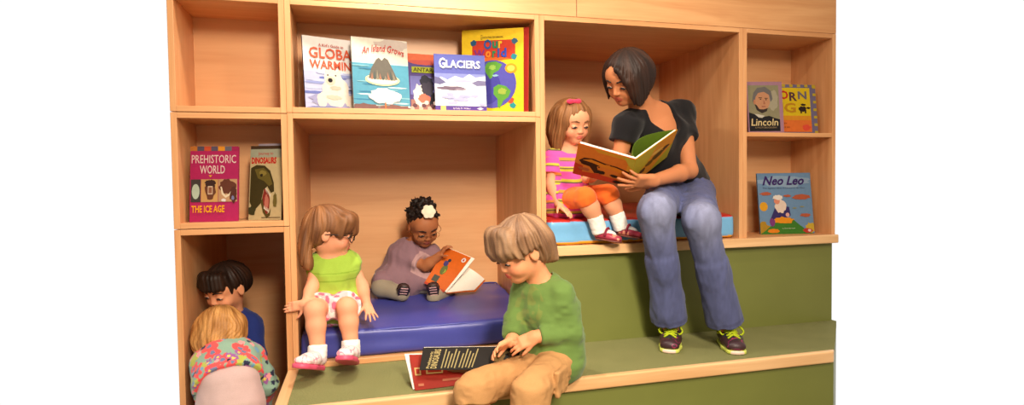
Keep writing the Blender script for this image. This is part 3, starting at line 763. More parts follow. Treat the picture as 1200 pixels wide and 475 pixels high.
# ------------------------------------------------------------------ girl in the lime top, on the corner of the blue cushion
def make_lime_girl():
    sk = lin(230, 160, 124)
    root = thing('person', 'girl in lime green top and glasses sitting on the blue cushion and turning away', 'person', (.14, .05, .13))
    J = dict(pel=at(392, 356, .13), wai=at(391, 336, .13), che=at(391, 316, .115), nb=at(390, 300, .105),
             sR=at(371, 308, .115), sL=at(410, 306, .115), eR=at(366, 336, .05), eL=at(424, 335, .10), wR=at(358, 357, -.022), wL=at(430, 358, .07),
             hR=at(381, 358, .10), hL=at(403, 357, .10), kR=at(369, 364, -.055), kL=at(407, 361, -.05), aR=at(373, 415, -.09), aL=at(412, 409, -.08))
    W = kid(ua=.028, fa=.024, wr=.018, kn=.038, ca=.035)
    dist_report('lime', J)
    hd = Head(at(389, 271, .085), dv(.90, -.16, -.12), dv(.06, 1, .02), .206)
    B = Field(); hd.build(B); torso(B, J, W, 0, .025); limbs(B, J, W)
    B.u(cap(J['nb'], hd.w(0, -.10, -.30), .037, .037), .02)
    hand(B, J['wR'], dv(-.93, -.12, .10), dv(-.1, -.15, -1), .100, 1, (.12, .2, .25, .3), spread=.03, thumb=(.5, .75, .1))
    hand(B, J['wL'], dv(.45, -.45, .75), dv(0, -1, .1), .105, -1, (.08, .12, .12, .12), spread=.22)
    B.obj('body', .003, SKIN, root, hd.tint(sk, lin(214, 112, 96), lin(224, 132, 104)))
    hd.features(root, lin(120, 80, 50))
    glasses(hd, root, plain('dark_frame', (38, 26, 24), .3, .05), .0022)
    H = Field(); H.u(hd.el((0, -.07, .135), (.395, .475, .405)), .02)
    H.u(hd.el((0, -.30, -.05), (.34, .22, .32)), .06)
    H.cut(hd.el((0, .50, -.30), (.42, .42, .40)), .03)
    for q in (-1, 1):
        H.cut(hd.el((q*.42, .10, -.28), (.14, .26, .28)), .02)
        H.u(hd.cp((q*.30, .30, .26), (q*.355, .24, -.02), .08, .04), .04)
    H.u(hd.cp((.18, .34, .30), (.10, .44, .04), .08, .045), .05); H.u(hd.cp((-.12, .36, .30), (-.12, .43, .06), .08, .045), .05)
    # ponytail from the back of the crown
    tail = spline([hd.w(.14, -.36, .26), hd.w(.20, -.42, .18), hd.w(.24, -.44, -.10), hd.w(.26, -.40, -.46), hd.w(.28, -.30, -.72)], 5)
    for i in range(len(tail)-1):
        r = lambda k: .021*math.sin(PI*min(1, .25+.75*(1-k/(len(tail)-1)))) *.9+.004
        H.u(cap(tail[i], tail[i+1], r(i), r(i+1)), .012)
    H.disp = hd.strands(.012, 34, 14, pole=(0, -.35, .25)); H.dmax = .006
    H.obj('hair', .0031, HAIR, root, hd.haircol(lin(100, 62, 38), lin(146, 98, 60), pole=(0, -.35, .25)))
    T = Field(); torso(T, J, W, .009, .025)
    for q in 'LR':
        d = J['e'+q]-J['s'+q]; T.u(cyl(J['s'+q]-d*.12, J['s'+q]+d*.24, .040, .044, .006), .02)
    T.u(ecap(J['pel']+UPV*.012, J['wai'], nrm(J['hL']-J['hR']), (.118, .100), (.098, .084)), .03)
    T.cut(ell(J['nb']+TOW*.035+UPV*.030, (.048, .05, .040)), .006); T.cut(cap(J['nb']+UPV*.008, J['nb']+UPV*.1, .040), .006)
    T.disp = folds(.0045, .045, 22, (1.3, 1.3, .7)); T.dmax = .008
    lime, dk = lin(158, 190, 70), lin(134, 168, 52)
    def tc(V):
        z = (V-J['che'])@nrm(J['nb']-J['pel']); C = np.tile(lime, (len(V), 1))
        C[np.abs(z+.028) < .003] = dk; C[(np.abs(z-.004) < .0022)] = dk; return C
    T.obj('top', .003, KNIT, root, tc)
    P = Field(); P.u(ecap(J['pel']-UPV*.012, J['pel']+UPV*.03, nrm(J['hL']-J['hR']), (.108, .09), (.10, .08)), .02)
    for q in 'LR':
        d = J['k'+q]-J['h'+q]; P.u(cyl(J['h'+q]-d*.1, J['h'+q]+d*.66, .062, .063, .005), .02)
    P.disp = folds(.003, .03, 33); P.dmax = .005
    def pc(V):
        C = np.tile(lin(240, 186, 190), (len(V), 1)); n = noise3(V*70, 6); C[n > .18] = lin(226, 104, 128); C[n < -.3] = lin(246, 232, 224); return C
    P.obj('shorts', .003, KNIT, root, pc)
    for q, dr in (('R', A(-.36, -.85, .34)), ('L', A(-.16, -.90, .40))):
        an = J['a'+q]; f = nrm(dr); up = nrm(A(0, -.12, 1)-f*(A(0, -.12, 1)@f)); heel = an-up*.060-f*.040; toe = heel+f*.188
        heel = heel+UPV*(max(0, .004-min(heel[2], toe[2])));  toe = heel+f*.188
        sock(root, an+nrm(J['k'+q]-an)*.034, an-up*.02, .036, .036, lin(242, 236, 232))
        w_, pk = lin(236, 222, 220), lin(222, 84, 116)
        def mc(V, heel=heel, f=f, up=up):
            y = (V-heel)@f; z = (V-heel)@up; C = np.tile(w_, (len(V), 1)); C[(np.abs(noise3(V*A(60, 60, 40), 5)) < .09)] = lin(230, 140, 160); C[(z < .020)] = pk; return C
        o, PP, M, L = shoe(root, heel, toe, up, .078, .068, mc, pk, .018, collar=.60)
        for i, yy in enumerate((.40, .54)):
            z = .014+.058*(.74-.14*i)
            place(tube('strap', spline([PP(-.033, L*yy, z-.024), PP(-.022, L*yy+.004, z), PP(0, L*yy+.006, z+.007), PP(.022, L*yy+.004, z), PP(.033, L*yy, z-.024)], 5), .006, ink((240, 226, 226)), o), o)
    return root
make_lime_girl()

# ------------------------------------------------------------------ toddler in the mauve dress, at the back of the cushion
def make_toddler():
    sk = lin(168, 104, 66)
    root = thing('person', 'toddler in mauve dress and glasses with white hair flower, holding an orange book', 'person', (.5, .45, .13))
    J = dict(pel=at(471, 325, .60), wai=at(474, 312, .59), che=at(479, 299, .575), nb=at(484, 289, .56),
             sR=at(467, 299, .57), sL=at(504, 296, .555), eR=at(499, 312, .48), eL=at(524, 314, .52), wR=at(515, 300, .435), wL=at(530, 316, .54),
             hR=at(464, 328, .57), hL=at(486, 330, .56), kR=at(447, 337, .48), kL=at(522, 340, .50), aR=at(472, 345, .40), aL=at(508, 348, .385))
    W = kid(che=.088, wai=.085, ua=.031, fa=.027, th=.048, kn=.036, ca=.034)
    dist_report('toddler', J)
    hd = Head(at(496, 264, .50), dv(.42, -.50, .76), dv(.12, .9, .42), .205)
    B = Field(); hd.build(B); torso(B, J, W, 0, .025); limbs(B, J, W)
    B.u(cap(J['nb'], hd.w(0, -.10, -.30), .036, .036), .02)
    hand(B, J['wR'], dv(.55, .75, .25), dv(.8, -.45, -.2), .100, -1, (.35, .5, .5, .5), thumb=(.6, .6, .5))
    hand(B, J['wL'], dv(.35, .5, -.1), dv(0, .1, .9), .100, 1, (.15, .2, .2, .2))
    B.obj('body', .003, SKIN, root, hd.tint(sk, lin(140, 72, 62)))
    hd.features(root, lin(40, 24, 18))
    glasses(hd, root, plain('thin_gold_frame', (150, 96, 50), .3, .05, metal=.6), .0012, .115, .085)
    H = Field(); H.u(hd.el((0, -.12, .17), (.385, .43, .375)), .02)
    H.cut(hd.el((0, .48, -.02), (.40, .40, .40)), .03); H.cut(hd.el((0, .1, -.50), (.5, .6, .34)), .03)
    rng = random.Random(5)
    for i in range(90):
        a, b = rng.uniform(0, 2*PI), rng.uniform(.05, 1.25); d = A(math.sin(b)*math.cos(a), math.sin(b)*math.sin(a), math.cos(b))
        p = A(0, -.12, .17)+d*A(.375, .42, .37)
        if p[1] > .20 or p[2] < -.05: continue
        H.u(hd.cp(tuple(p), tuple(p+d*rng.uniform(.06, .12)+A(rng.uniform(-.05, .05), rng.uniform(-.05, .05), .02)), .035, .018), .01)
    H.disp = lambda P_: .004*noise3(P_*120, 3); H.dmax = .006
    H.obj('hair', .0029, HAIR, root, lin(30, 20, 16))
    c = hd.w(-.03, .20, .50); f = nrm(c-hd.w(0, -.12, .05)); f = nrm(f+TOW*1.2); c = c+f*.014; s = nrm(np.cross(f, UPV)); u = np.cross(s, f)
    N = Field()
    for i in range(6):
        a = i*PI/3; p = c+s*.021*math.cos(a)+u*.021*math.sin(a); N.u(ell(p+f*.004, (.015, .006, .015), np.stack([s, f, u], 1)), .003)
    for i in range(5):
        a = i*2*PI/5+.3; p = c+s*.010*math.cos(a)+u*.010*math.sin(a)+f*.007; N.u(ell(p, (.010, .006, .010), np.stack([s, f, u], 1)), .003)
    N.u(ell(c+f*.006, (.022, .009, .022), np.stack([s, f, u], 1)), .003)
    N.obj('flower', .002, KNIT, root, lin(240, 226, 200))
    T = Field(); torso(T, J, W, .010, .025)
    for q in 'LR':
        d = J['e'+q]-J['s'+q]; T.u(cyl(J['s'+q]-d*.12, J['s'+q]+d*.80, .041, .047, .006), .02)
    wb = at(470, 326, .60)
    T.u(ecap(J['wai'], wb, SIDE, (.096, .084), (.135, .12)), .03)
    T.u(cap(at(464, 327, .54), at(448, 329, .50), .062, .050), .04); T.u(cap(at(484, 328, .54), at(508, 331, .49), .060, .042), .04)
    T.u(cap(wb, at(444, 331, .55), .060, .030), .04)
    T.keep(half(A(0, 0, .166), -UPV), .004)
    T.cut(cap(J['nb'], J['nb']+UPV*.1, .040), .006)
    T.disp = folds(.0055, .05, 23, (1.4, 1.4, .6)); T.dmax = .009
    mv, mv2 = lin(136, 104, 112), lin(176, 140, 140)
    def dc(V):
        C = np.tile(mv, (len(V), 1))
        d = nrm(J['eR']-J['sR']); t = (V-J['sR'])@d/np.linalg.norm(J['eR']-J['sR']); e = np.linalg.norm(V-J['sR']-np.outer((V-J['sR'])@d, d), axis=1) < .06
        C[e & (t > .66)] = mv2; C[np.linalg.norm(V-J['nb'], axis=1) < .052] = mv2
        return C
    T.obj('dress', .0032, KNIT, root, dc)
    P = Field()
    for q in 'LR':
        e = nrm(J['a'+q]-J['k'+q]); P.u(cap(J['h'+q], J['k'+q], .056, .046), .02); P.u(cap(J['k'+q], J['a'+q]-e*.004, .045, .036), .02)
    P.keep(half(A(0, 0, .164), -UPV), .004)
    P.obj('leggings', .003, KNIT, root, lin(150, 138, 118))
    for q, dr, up in (('R', A(.10, -.72, .62), A(.1, .5, .85)), ('L', A(-.15, -.72, .62), A(0, .5, .85))):
        an = J['a'+q]; f = nrm(dr); up = nrm(up-f*(up@f)); heel = an-up*.040-f*.030; toe = heel+f*.118
        lowest = min(heel[2]-.01, (toe)[2]); heel = heel+UPV*max(0, .168-lowest); toe = heel+f*.118
        sock(root, an+nrm(J['k'+q]-an)*.022, an-nrm(J['k'+q]-an)*.004, .034, .034, lin(226, 196, 184))
        o, PP, M, L = shoe(root, heel, toe, up, .056, .046, lin(62, 38, 34), lin(48, 38, 36), .009, open_top=1, collar=.5)
        place(tube('strap', spline([PP(-.028, L*.5, .02), PP(-.02, L*.5, .042), PP(0, L*.51, .050), PP(.02, L*.5, .042), PP(.028, L*.5, .02)], 5), .005, ink((58, 36, 34)), o), o)
        # patterned tread under the sole
        G = Field()
        for yy in (.26, .46, .66, .84): G.u(cap(PP(-.016, L*yy, -.0005), PP(.016, L*yy, -.0005), .0032))
        G.obj('tread', .002, SHOE, o, lin(196, 150, 150))
    return root
make_toddler()

# ------------------------------------------------------------------ boy in the green jersey, on the edge of the step
def make_green_boy():
    sk = lin(226, 154, 110)
    root = thing('person', 'boy in green long-sleeved shirt and tan shorts sitting on the step, reading a black book', 'person', (.95, -.36, 0))
    J = dict(pel=at(646, 416, -.375), wai=at(648, 396, -.375), che=at(642, 362, -.385), nb=at(634, 331, -.395),
             sL=at(657, 343, -.455), sR=at(613, 341, -.33), eL=at(668, 388, -.46), eR=at(604, 376, -.36), wL=at(627, 395, -.475), wR=at(600, 399, -.43),
             hL=at(652, 427, -.43), hR=at(630, 430, -.36), kL=at(622, 458, -.62), kR=at(556, 455, -.53), aL=at(626, 570, -.60), aR=at(572, 560, -.55))
    W = scaled(1.14); W.update(th=.058, kn=.045)
    dist_report('greenboy', J)
    hd = Head(at(609, 293, -.42), dv(-.80, -.42, .42), dv(-.34, .82, .18), .222)
    B = Field(); hd.build(B); torso(B, J, W, 0, .03); B.keep(half(A(0, -.40, .012), A(0, .2, -1)), .004); limbs(B, J, W)
    B.u(cap(J['nb'], hd.w(0, -.10, -.28), .044, .042), .02)
    hand(B, J['wL'], dv(-.85, -.30, .15), dv(-.1, -.5, -.75), .122, 1, (.30, .45, .45, .45), thumb=(.75, .35, .3))
    hand(B, J['wR'], dv(-.70, -.25, .40), dv(.2, -.6, .5), .118, -1, (.30, .4, .4, .4), thumb=(.75, .4, .2))
    for q in 'LR':                                       # bare feet are out of sight below the frame, in shoes
        B.u(cap(J['a'+q]+UPV*.02, J['a'+q]-UPV*.03+TOW*.08, .03, .026), .02)
    B.obj('body', .0031, SKIN, root, hd.tint(sk, lin(206, 92, 76), lin(220, 124, 90)))
    hd.features(root, lin(110, 72, 44))
    H = Field(); H.u(hd.el((0, -.08, .14), (.41, .49, .415)), .02)
    H.u(hd.el((0, -.33, -.10), (.33, .20, .30)), .06)
    H.cut(hd.el((0, .54, -.38), (.46, .56, .44)), .02)
    for q in (-1, 1): H.cut(hd.el((q*.44, .03, -.27), (.17, .24, .33)), .02)
    for i, x in enumerate(np.linspace(-.30, .30, 11)):      # fringe of separate locks
        r = random.Random(i); x1 = x*1.04+r.uniform(-.02, .02); yy = math.sqrt(max(0, 1-(x/.46)**2))
        H.u(hd.cp((x*.8, .30*yy, .40), (x1, .395*yy, .17), .075, .060), .03); H.u(hd.cp((x1, .395*yy, .17), (x1+r.uniform(-.02, .03), .425*yy, .06+r.uniform(-.03, .03)), .055, .018), .02)
    for q in (-1, 1):
        for i in range(4): H.u(hd.cp((q*.34, .22-.12*i, .26), (q*.385, .22-.11*i, .07-.03*(i == 0)), .06, .022), .03)
    for i in range(7):
        x = -.27+.09*i; H.u(hd.cp((x, -.43, 0), (x*1.05, -.42, -.36), .06, .018), .03)
    H.disp = hd.strands(.015, 30, 15, pole=(0, -.25, .3)); H.dmax = .008
    H.obj('hair', .003, HAIR, root, hd.haircol(lin(112, 80, 56), lin(158, 122, 90), pole=(0, -.25, .3)))
    T = Field(); torso(T, J, W, .012, .03)
    for q in 'LR':
        T.u(cap(J['s'+q], J['e'+q], .045, .042), .02); d = J['w'+q]-J['e'+q]
        T.u(cap(J['e'+q], J['e'+q]+d*.5, .042, .037), .02); T.u(cyl(J['e'+q]+d*.4, J['e'+q]+d*.88, .037, .033, .005), .012)
    T.u(ecap(J['pel']-UPV*.012, J['wai'], nrm(J['hL']-J['hR']), (.132, .112), (.112, .098)), .03)
    T.keep(half(A(0, -.40, .012), A(0, .2, -1)), .004)
    T.cut(cap(J['nb']+UPV*.014, J['nb']+UPV*.014+nrm(hd.o-J['nb'])*.14, .048, .054), .006)
    def bf(X): return .0055*noise3(X/.055*A(1, 1, 1.5), 24)+.003*noise3(X/.024*A(1, 1, 1.6), 25)
    T.disp = bf; T.dmax = .010
    g, g2 = lin(102, 130, 64), lin(150, 138, 70)
    def tc(V):
        C = np.tile(g, (len(V), 1)); fr = nrm(TOW*.6-SIDE*.7); c = lerp(J['che'], J['nb'], .25)+fr*.085
        q = V-c; n = noise3(V*60, 8); k = (np.linalg.norm(q*A(1, 1, .8), axis=1) < .062) & (n > -.05) & (q@fr > -.05); C[k] = lerp(g, g2, .28)
        return C
    T.obj('long_sleeved_shirt', .0032, KNIT, root, tc)
    P = Field(); sp = nrm(J['hL']-J['hR']); P.u(ecap(J['pel']-UPV*.015, J['pel']+UPV*.05, sp, (.125, .108), (.116, .095)), .03)
    P.keep(half(A(0, -.40, .003), A(0, .42, -1)), .004)
    for q, t in (('L', .06), ('R', .045)):
        d = J['k'+q]-J['h'+q]; s_ = nrm(J['a'+q]-J['k'+q]); P.u(cap(J['h'+q], J['k'+q], .066, .060), .03); P.u(cyl(J['k'+q]-s_*.02, J['k'+q]+s_*t+nrm(d)*.012, .060, .070, .006), .03)
    P.keep(half(A(0, -.43, .003), A(0, .9, -1)), .004)
    k = lerp(J['hL'], J['kL'], .55)+nrm(np.cross(J['kL']-J['hL'], UPV))*(-.066)
    P.u(rbox(k+A(0, 0, -.004), (.010, .050, .045), np.stack([nrm(np.cross(nrm(J['kL']-J['hL']), UPV)), nrm(J['kL']-J['hL']), UPV], 1), .006), .004)
    P.disp = lambda X: .004*noise3(X/.045, 35)+.004*np.abs(noise3(X/.028*A(1, 1, 1.6), 37)); P.dmax = .009
    P.obj('cargo_shorts', .0034, TWILL, root, lin(186, 138, 88))
    for q in 'LR':
        an = J['a'+q]; heel = A(an[0], an[1]+.03, -.4485); shoe(root, heel, heel+nrm(A(-.35, -.9, 0))*.19, UPV, .078, .07, lin(90, 80, 76), lin(210, 206, 200), .016)
    return root
make_green_boy()

# ------------------------------------------------------------------ dark-haired boy crouching in the low cubby
def make_blue_boy():
    sk = lin(232, 160, 118)
    root = thing('person', 'dark-haired boy in blue shirt crouching inside the low cubby, looking down', 'person', (-.2, .4, -.428))
    J = dict(pel=at(266, 455, .38), wai=at(264, 430, .34), che=at(265, 395, .30), nb=at(262, 368, .275),
             sR=at(247, 384, .27), sL=at(284, 380, .30), eR=at(248, 418, .20), eL=at(289, 415, .25), wR=at(253, 440, .14), wL=at(274, 440, .16),
             hR=at(255, 460, .38), hL=at(277, 460, .38), kR=at(255, 492, .20), kL=at(281, 492, .20))
    for q in 'LR': J['k'+q][2] = -.375; J['a'+q] = J['k'+q]+A(0, .24, -.01); J['h'+q] = J['k'+q]+A(0, .14, .20)
    J['pel'] = lerp(J['hL'], J['hR'], .5)+UPV*.03
    for k in J: J[k] = J[k]+A(.036, 0, 0)
    W = scaled(.95)
    dist_report('blueboy', J)
    hd = Head(at(264, 337, .225), dv(-.28, -.34, .88), dv(-.05, .95, .3), .198)
    B = Field(); hd.build(B); torso(B, J, W, 0, .03); limbs(B, J, W)
    B.u(cap(J['nb'], hd.w(0, -.10, -.30), .040, .040), .02)
    hand(B, J['wR'], dv(.6, -.3, .6), dv(.2, -.9, .1), .11, -1); hand(B, J['wL'], dv(-.6, -.3, .6), dv(-.2, -.9, .1), .11, 1)
    for q in 'LR': B.u(cap(J['a'+q], J['a'+q]+A(0, .08, -.02), .028, .022), .02)
    B.obj('body', .0033, SKIN, root, hd.tint(sk, lin(196, 92, 78)))
    hd.features(root, lin(40, 24, 16))
    H = Field(); H.u(hd.el((0, -.08, .14), (.385, .465, .395)), .02); H.u(hd.el((0, -.36, -.02), (.30, .15, .24)), .06)
    H.cut(hd.el((0, .56, -.30), (.46, .50, .50)), .02)
    for q in (-1, 1): H.cut(hd.el((q*.44, .02, -.26), (.14, .19, .30)), .02)
    for i, x in enumerate(np.linspace(-.28, .28, 8)):
        yy = math.sqrt(max(0, 1-(x/.46)**2)); H.u(hd.cp((x*.8, .33*yy, .38), (x*1.05, .425*yy, .19+.03*(i % 2)), .07, .03), .03)
    H.disp = hd.strands(.012, 32, 16); H.dmax = .006
    H.obj('hair', .0031, HAIR, root, hd.haircol(lin(30, 17, 11), lin(48, 28, 17)))
    T = Field(); torso(T, J, W, .012, .03)
    for q in 'LR':
        T.u(cap(J['s'+q], J['e'+q], .044, .040), .02); d = J['w'+q]-J['e'+q]; T.u(cyl(J['e'+q]-d*.05, J['e'+q]+d*.85, .040, .034, .005), .02)
    T.cut(cap(J['nb']+UPV*.01, J['nb']+UPV*.15, .046), .006); T.disp = folds(.005, .05, 26); T.dmax = .008
    T.obj('shirt', .0036, KNIT, root, lin(36, 52, 120))
    P = Field(); P.u(ecap(J['pel']-UPV*.03, J['pel']+UPV*.03, nrm(J['hL']-J['hR']), (.12, .10), (.11, .09)), .03)
    for q in 'LR': P.u(cap(J['h'+q], J['k'+q], .066, .056), .03); P.u(cyl(J['k'+q], J['a'+q], .052, .044, .006), .02)
    P.keep(half(A(0, 0, -.426), -UPV), .003)
    P.obj('trousers', .0036, DENIM, root, lin(60, 62, 78))
    return root
make_blue_boy()

# ------------------------------------------------------------------ fair-haired girl in the flowered top, seen from behind
def make_floral_girl():
    sk = lin(240, 180, 146)
    root = thing('person', 'fair-haired girl in flowered long-sleeved top bending forward, seen from behind', 'person', (-.2, -.08, -.45))
    J = dict(pel=at(270, 470, -.12), wai=at(269, 446, -.085), che=at(265, 424, .0), nb=at(261, 406, .075),
             sR=at(297, 420, .045), sL=at(240, 424, .02), eR=at(314, 450, .05), eL=at(239, 456, -.03), wR=at(306, 482, .12), wL=at(248, 490, .06),
             hR=at(283, 480, -.12), hL=at(255, 482, -.12))
    for q, x in (('R', .02), ('L', -.03)):
        J['k'+q] = A(J['h'+q][0]+x, -.22, -.27); J['a'+q] = A(J['h'+q][0]+x, -.19, -.385)
        J['h'+q][2] = -.115
    W = kid(che=.100, wai=.096, hip=.108, hipd=.090)
    dist_report('floral', J)
    hd = Head(at(260, 390, .10), dv(-.12, -.50, -.86), dv(-.12, .80, -.50), .196)
    B = Field(); hd.build(B); torso(B, J, W, 0, .025); limbs(B, J, W)
    B.u(cap(J['nb'], hd.w(0, -.10, -.28), .037, .037), .02)
    hand(B, J['wR'], dv(-.3, -.8, -.3), dv(-.8, 0, -.4), .10, -1); hand(B, J['wL'], dv(.3, -.8, -.3), dv(.8, 0, -.4), .10, 1)
    B.obj('body', .0032, SKIN, root, hd.tint(sk, lin(206, 110, 96)))
    hd.features(root, lin(160, 120, 80))
    H = Field(); H.u(hd.el((0, -.07, .13), (.41, .49, .41)), .02); H.u(hd.el((0, -.34, -.14), (.38, .22, .36)), .06)
    for q in (-1, 1): H.u(hd.el((q*.32, -.05, -.16), (.12, .28, .32)), .06)
    H.cut(hd.el((0, .52, -.16), (.26, .42, .48)), .03)
    rng = random.Random(3)
    for i in range(26):                                      # loose curls round the back
        a = -PI*.5+rng.uniform(-1.5, 1.5); x, y = .36*math.cos(a), .46*math.sin(a)-.05; z = rng.uniform(-.50, -.12)
        pts = [hd.w(x*(1+.06*math.sin(k*1.3+i)), y*(1+.06*math.cos(k*1.3+i)), z+.22-.055*k) for k in range(7)]
        for k in range(6): H.u(cap(pts[k], pts[k+1], .015-.0012*k, .014-.0012*k), .010)
    H.disp = hd.strands(.014, 30, 17, wav=3.); H.dmax = .008
    H.obj('hair', .0031, HAIR, root, hd.haircol(lin(150, 98, 48), lin(206, 150, 86), amt=.3))
    T = Field(); torso(T, J, W, .012, .03)
    T.u(ecap(lerp(J['wai'], J['pel'], .25), J['che'], nrm(J['sL']-J['sR']), (.118, .104), (.108, .088)), .03)
    for q in 'LR':
        T.u(cap(J['s'+q], J['e'+q], .044, .041), .02); d = J['w'+q]-J['e'+q]; T.u(cyl(J['e'+q]-d*.1, J['e'+q]+d*.85, .041, .035, .005), .02)
    T.cut(cap(J['nb'], J['nb']+nrm(J['nb']-J['che'])*.12, .042, .05), .006)
    ax = nrm(J['wai']-J['che']); T.keep(half(lerp(J['wai'], J['pel'], .30), ax), .004)
    T.disp = folds(.005, .05, 27); T.dmax = .008
    rng = np.random.RandomState(4); basec = lin(136, 166, 146)
    NF = 330; kind = rng.choice(6, NF, p=[.26, .14, .16, .14, .18, .12]); rad = np.where(kind == 0, .026, np.where(kind < 3, .018, .011))*rng.uniform(.8, 1.2, NF)
    pal = [lin(236, 84, 84), lin(150, 90, 150), lin(176, 180, 80), lin(244, 150, 150), lin(40, 44, 70), lin(110, 160, 190)]
    def fc(V):
        C = np.tile(basec, (len(V), 1)); best = np.full(len(V), 9.); cen = V[rng.randint(0, len(V), NF)]
        for c, k, r in zip(cen, kind, rad):
            q = V-c; d = np.sqrt((q*q).sum(1)); m = d < r*1.3
            if not m.any(): continue
            a = np.arctan2(q[m, 2], q[m, 0]); e = d[m]/(r*(1+.22*np.cos(5*a)))
            idx = np.nonzero(m)[0]; ok = (e < 1) & (e < best[idx]); idx = idx[ok]; best[idx] = e[ok]
            C[idx] = pal[k]
            if k in (0, 1): C[idx[e[ok] < .34]] = lin(110, 120, 150) if k == 0 else lin(230, 200, 90)
        return C
    T.obj('flowered_top', .003, KNIT, root, fc)
    P = Field(); P.u(ecap(J['pel']-UPV*.02, lerp(J['pel'], J['wai'], .75), nrm(J['hL']-J['hR']), (.120, .108), (.108, .096)), .03)
    for q in 'LR': P.u(cap(J['h'+q], J['k'+q], .070, .055), .03); P.u(cyl(J['k'+q], J['a'+q]+UPV*.02, .055, .050, .006), .03)
    P.disp = folds(.003, .05, 36); P.dmax = .006
    P.obj('trousers', .0036, KNIT, root, lin(196, 168, 164))
    for q in 'LR':
        an = J['a'+q]; heel = A(an[0], an[1]-.03, -.4485); shoe(root, heel, heel+A(0, .15, 0), UPV, .066, .058, lin(200, 150, 160), lin(220, 210, 206), .013)
    return root
make_floral_girl()
# ================================================================== cushions
PIPE = {}
VINYL = attr_mat('soft_vinyl', .38, .5, bump=.04, bscale=60, var=.03)
def cushion(label, x0, x1, y0, y1, z0, z1, col, name='floor_cushion', wedge=None):
    root = thing(name, label, 'cushion', ((x0+x1)/2, (y0+y1)/2, z0))
    F = Field(); c = A((x0+x1)/2, (y0+y1)/2, (z0+z1)/2); h = A((x1-x0)/2, (y1-y0)/2, (z1-z0)/2)
    F.u(rbox(c, h, None, .022))
    F.u(ell(c+A(0, 0, h[2]-.030), (h[0]*.94, h[1]*.94, .038)), .02)
    def wr(P):
        d = np.abs((P-c)/h); e = np.clip(np.maximum(d[..., 0], d[..., 1])-.7, 0, 1)
        return .004*noise3(P*A(5, 9, 22), 40)+.010*e*noise3(P*A(14, 14, 8), 41)
    F.disp = wr; F.dmax = .008
    F.keep(half(A(0, 0, z0), -UPV), .002)
    if wedge: F.keep(half(A(0, y0+.01, wedge), A(0, -.085, 1)), .022)
    o = F.obj('cover', .006, VINYL, root, col)
    zt = z1-.006; k = .010
    if wedge: zt = wedge-.006
    pts = []
    for (px, py) in ((x0+k, y0+k), (x1-k, y0+k), (x1-k, y1-k), (x0+k, y1-k)):
        pts.append((px, py))
    loop = []
    for i in range(4):
        a, b_ = A(*pts[i]), A(*pts[(i+1) % 4])
        for t in np.linspace(.03, .97, 14): q = lerp(a, b_, t); loop.append((q[0], q[1], zt+(.085*(q[1]-y0-.01)*.75 if wedge else 0)))
    loop = [A(x, y, z+.0015*math.sin(i*1.7)) for i, (x, y, z) in enumerate(loop)]
    place(tube('piping', loop, .0042, PIPE[label], root, 6, True), root)
    return root
L1 = 'dark blue vinyl cushion filling the floor of the reading nook'
L2 = 'cushion with red top, light blue sides and yellow base under the woman'
PIPE[L1] = plain('navy_piping', (60, 64, 146), .35, .05); PIPE[L2] = plain('red_piping', (176, 40, 36), .4, .05)
cushion(L1, .050, 1.034, .022, .755, .0235, .172, lin(66, 70, 152), wedge=.134)
def rby(V):
    C = np.tile(A(*s2l((112, 172, 216))), (len(V), 1)); C[V[:, 2] > .555] = s2l((188, 44, 36)); C[V[:, 2] < .464] = s2l((236, 176, 44)); return C
cushion(L2, 1.100, 2.058, .012, .70, .4515, .606, rby, wedge=.564)

# ================================================================== books
PAGES = plain('book_pages', (238, 230, 214), .8, .05, 300.)
FONT = None
def text_mesh(s, x0, x1, z0, z1, bold=0., shear=0., arc=0.):
    """flat lettering stretched to fill the box; returns verts (x, z) and faces"""
    cu = bpy.data.curves.new('lettering', 'FONT'); cu.body = s; cu.size = 1.; cu.offset = bold; cu.shear = shear; cu.resolution_u = 2
    ob = bpy.data.objects.new('lettering', cu); COL.objects.link(ob)
    dg = bpy.context.evaluated_depsgraph_get(); me = bpy.data.meshes.new_from_object(ob.evaluated_get(dg))
    V = np.array([v.co[:] for v in me.vertices]); Fc = [tuple(p.vertices) for p in me.polygons]
    bpy.data.objects.remove(ob); bpy.data.curves.remove(cu); bpy.data.meshes.remove(me)
    if not len(V): return np.zeros((0, 2)), []
    lo, hi = V.min(0), V.max(0); x = (V[:, 0]-lo[0])/(hi[0]-lo[0]); z = (V[:, 1]-lo[1])/max(hi[1]-lo[1], 1e-6)
    zz = z0+z*(z1-z0)+arc*(1-(2*x-1)**2)
    return np.stack([x0+x*(x1-x0), zz], 1), Fc

def poly_ell(cx, cz, rx, rz, n=20, a=0.):
    return [(cx+rx*math.cos(t)*math.cos(a)-rz*math.sin(t)*math.sin(a), cz+rx*math.cos(t)*math.sin(a)+rz*math.sin(t)*math.cos(a)) for t in np.linspace(0, 2*PI, n, endpoint=False)]
def R4(x0, x1, z0, z1): return [(x0, z0), (x1, z0), (x1, z1), (x0, z1)]
def blob(cx, cz, rx, rz, seed, n=22, rough=.18):
    r = random.Random(seed); k = [1+r.uniform(-rough, rough) for _ in range(n)]
    return [(cx+rx*k[i]*math.cos(2*PI*i/n), cz+rz*k[i]*math.sin(2*PI*i/n)) for i in range(n)]

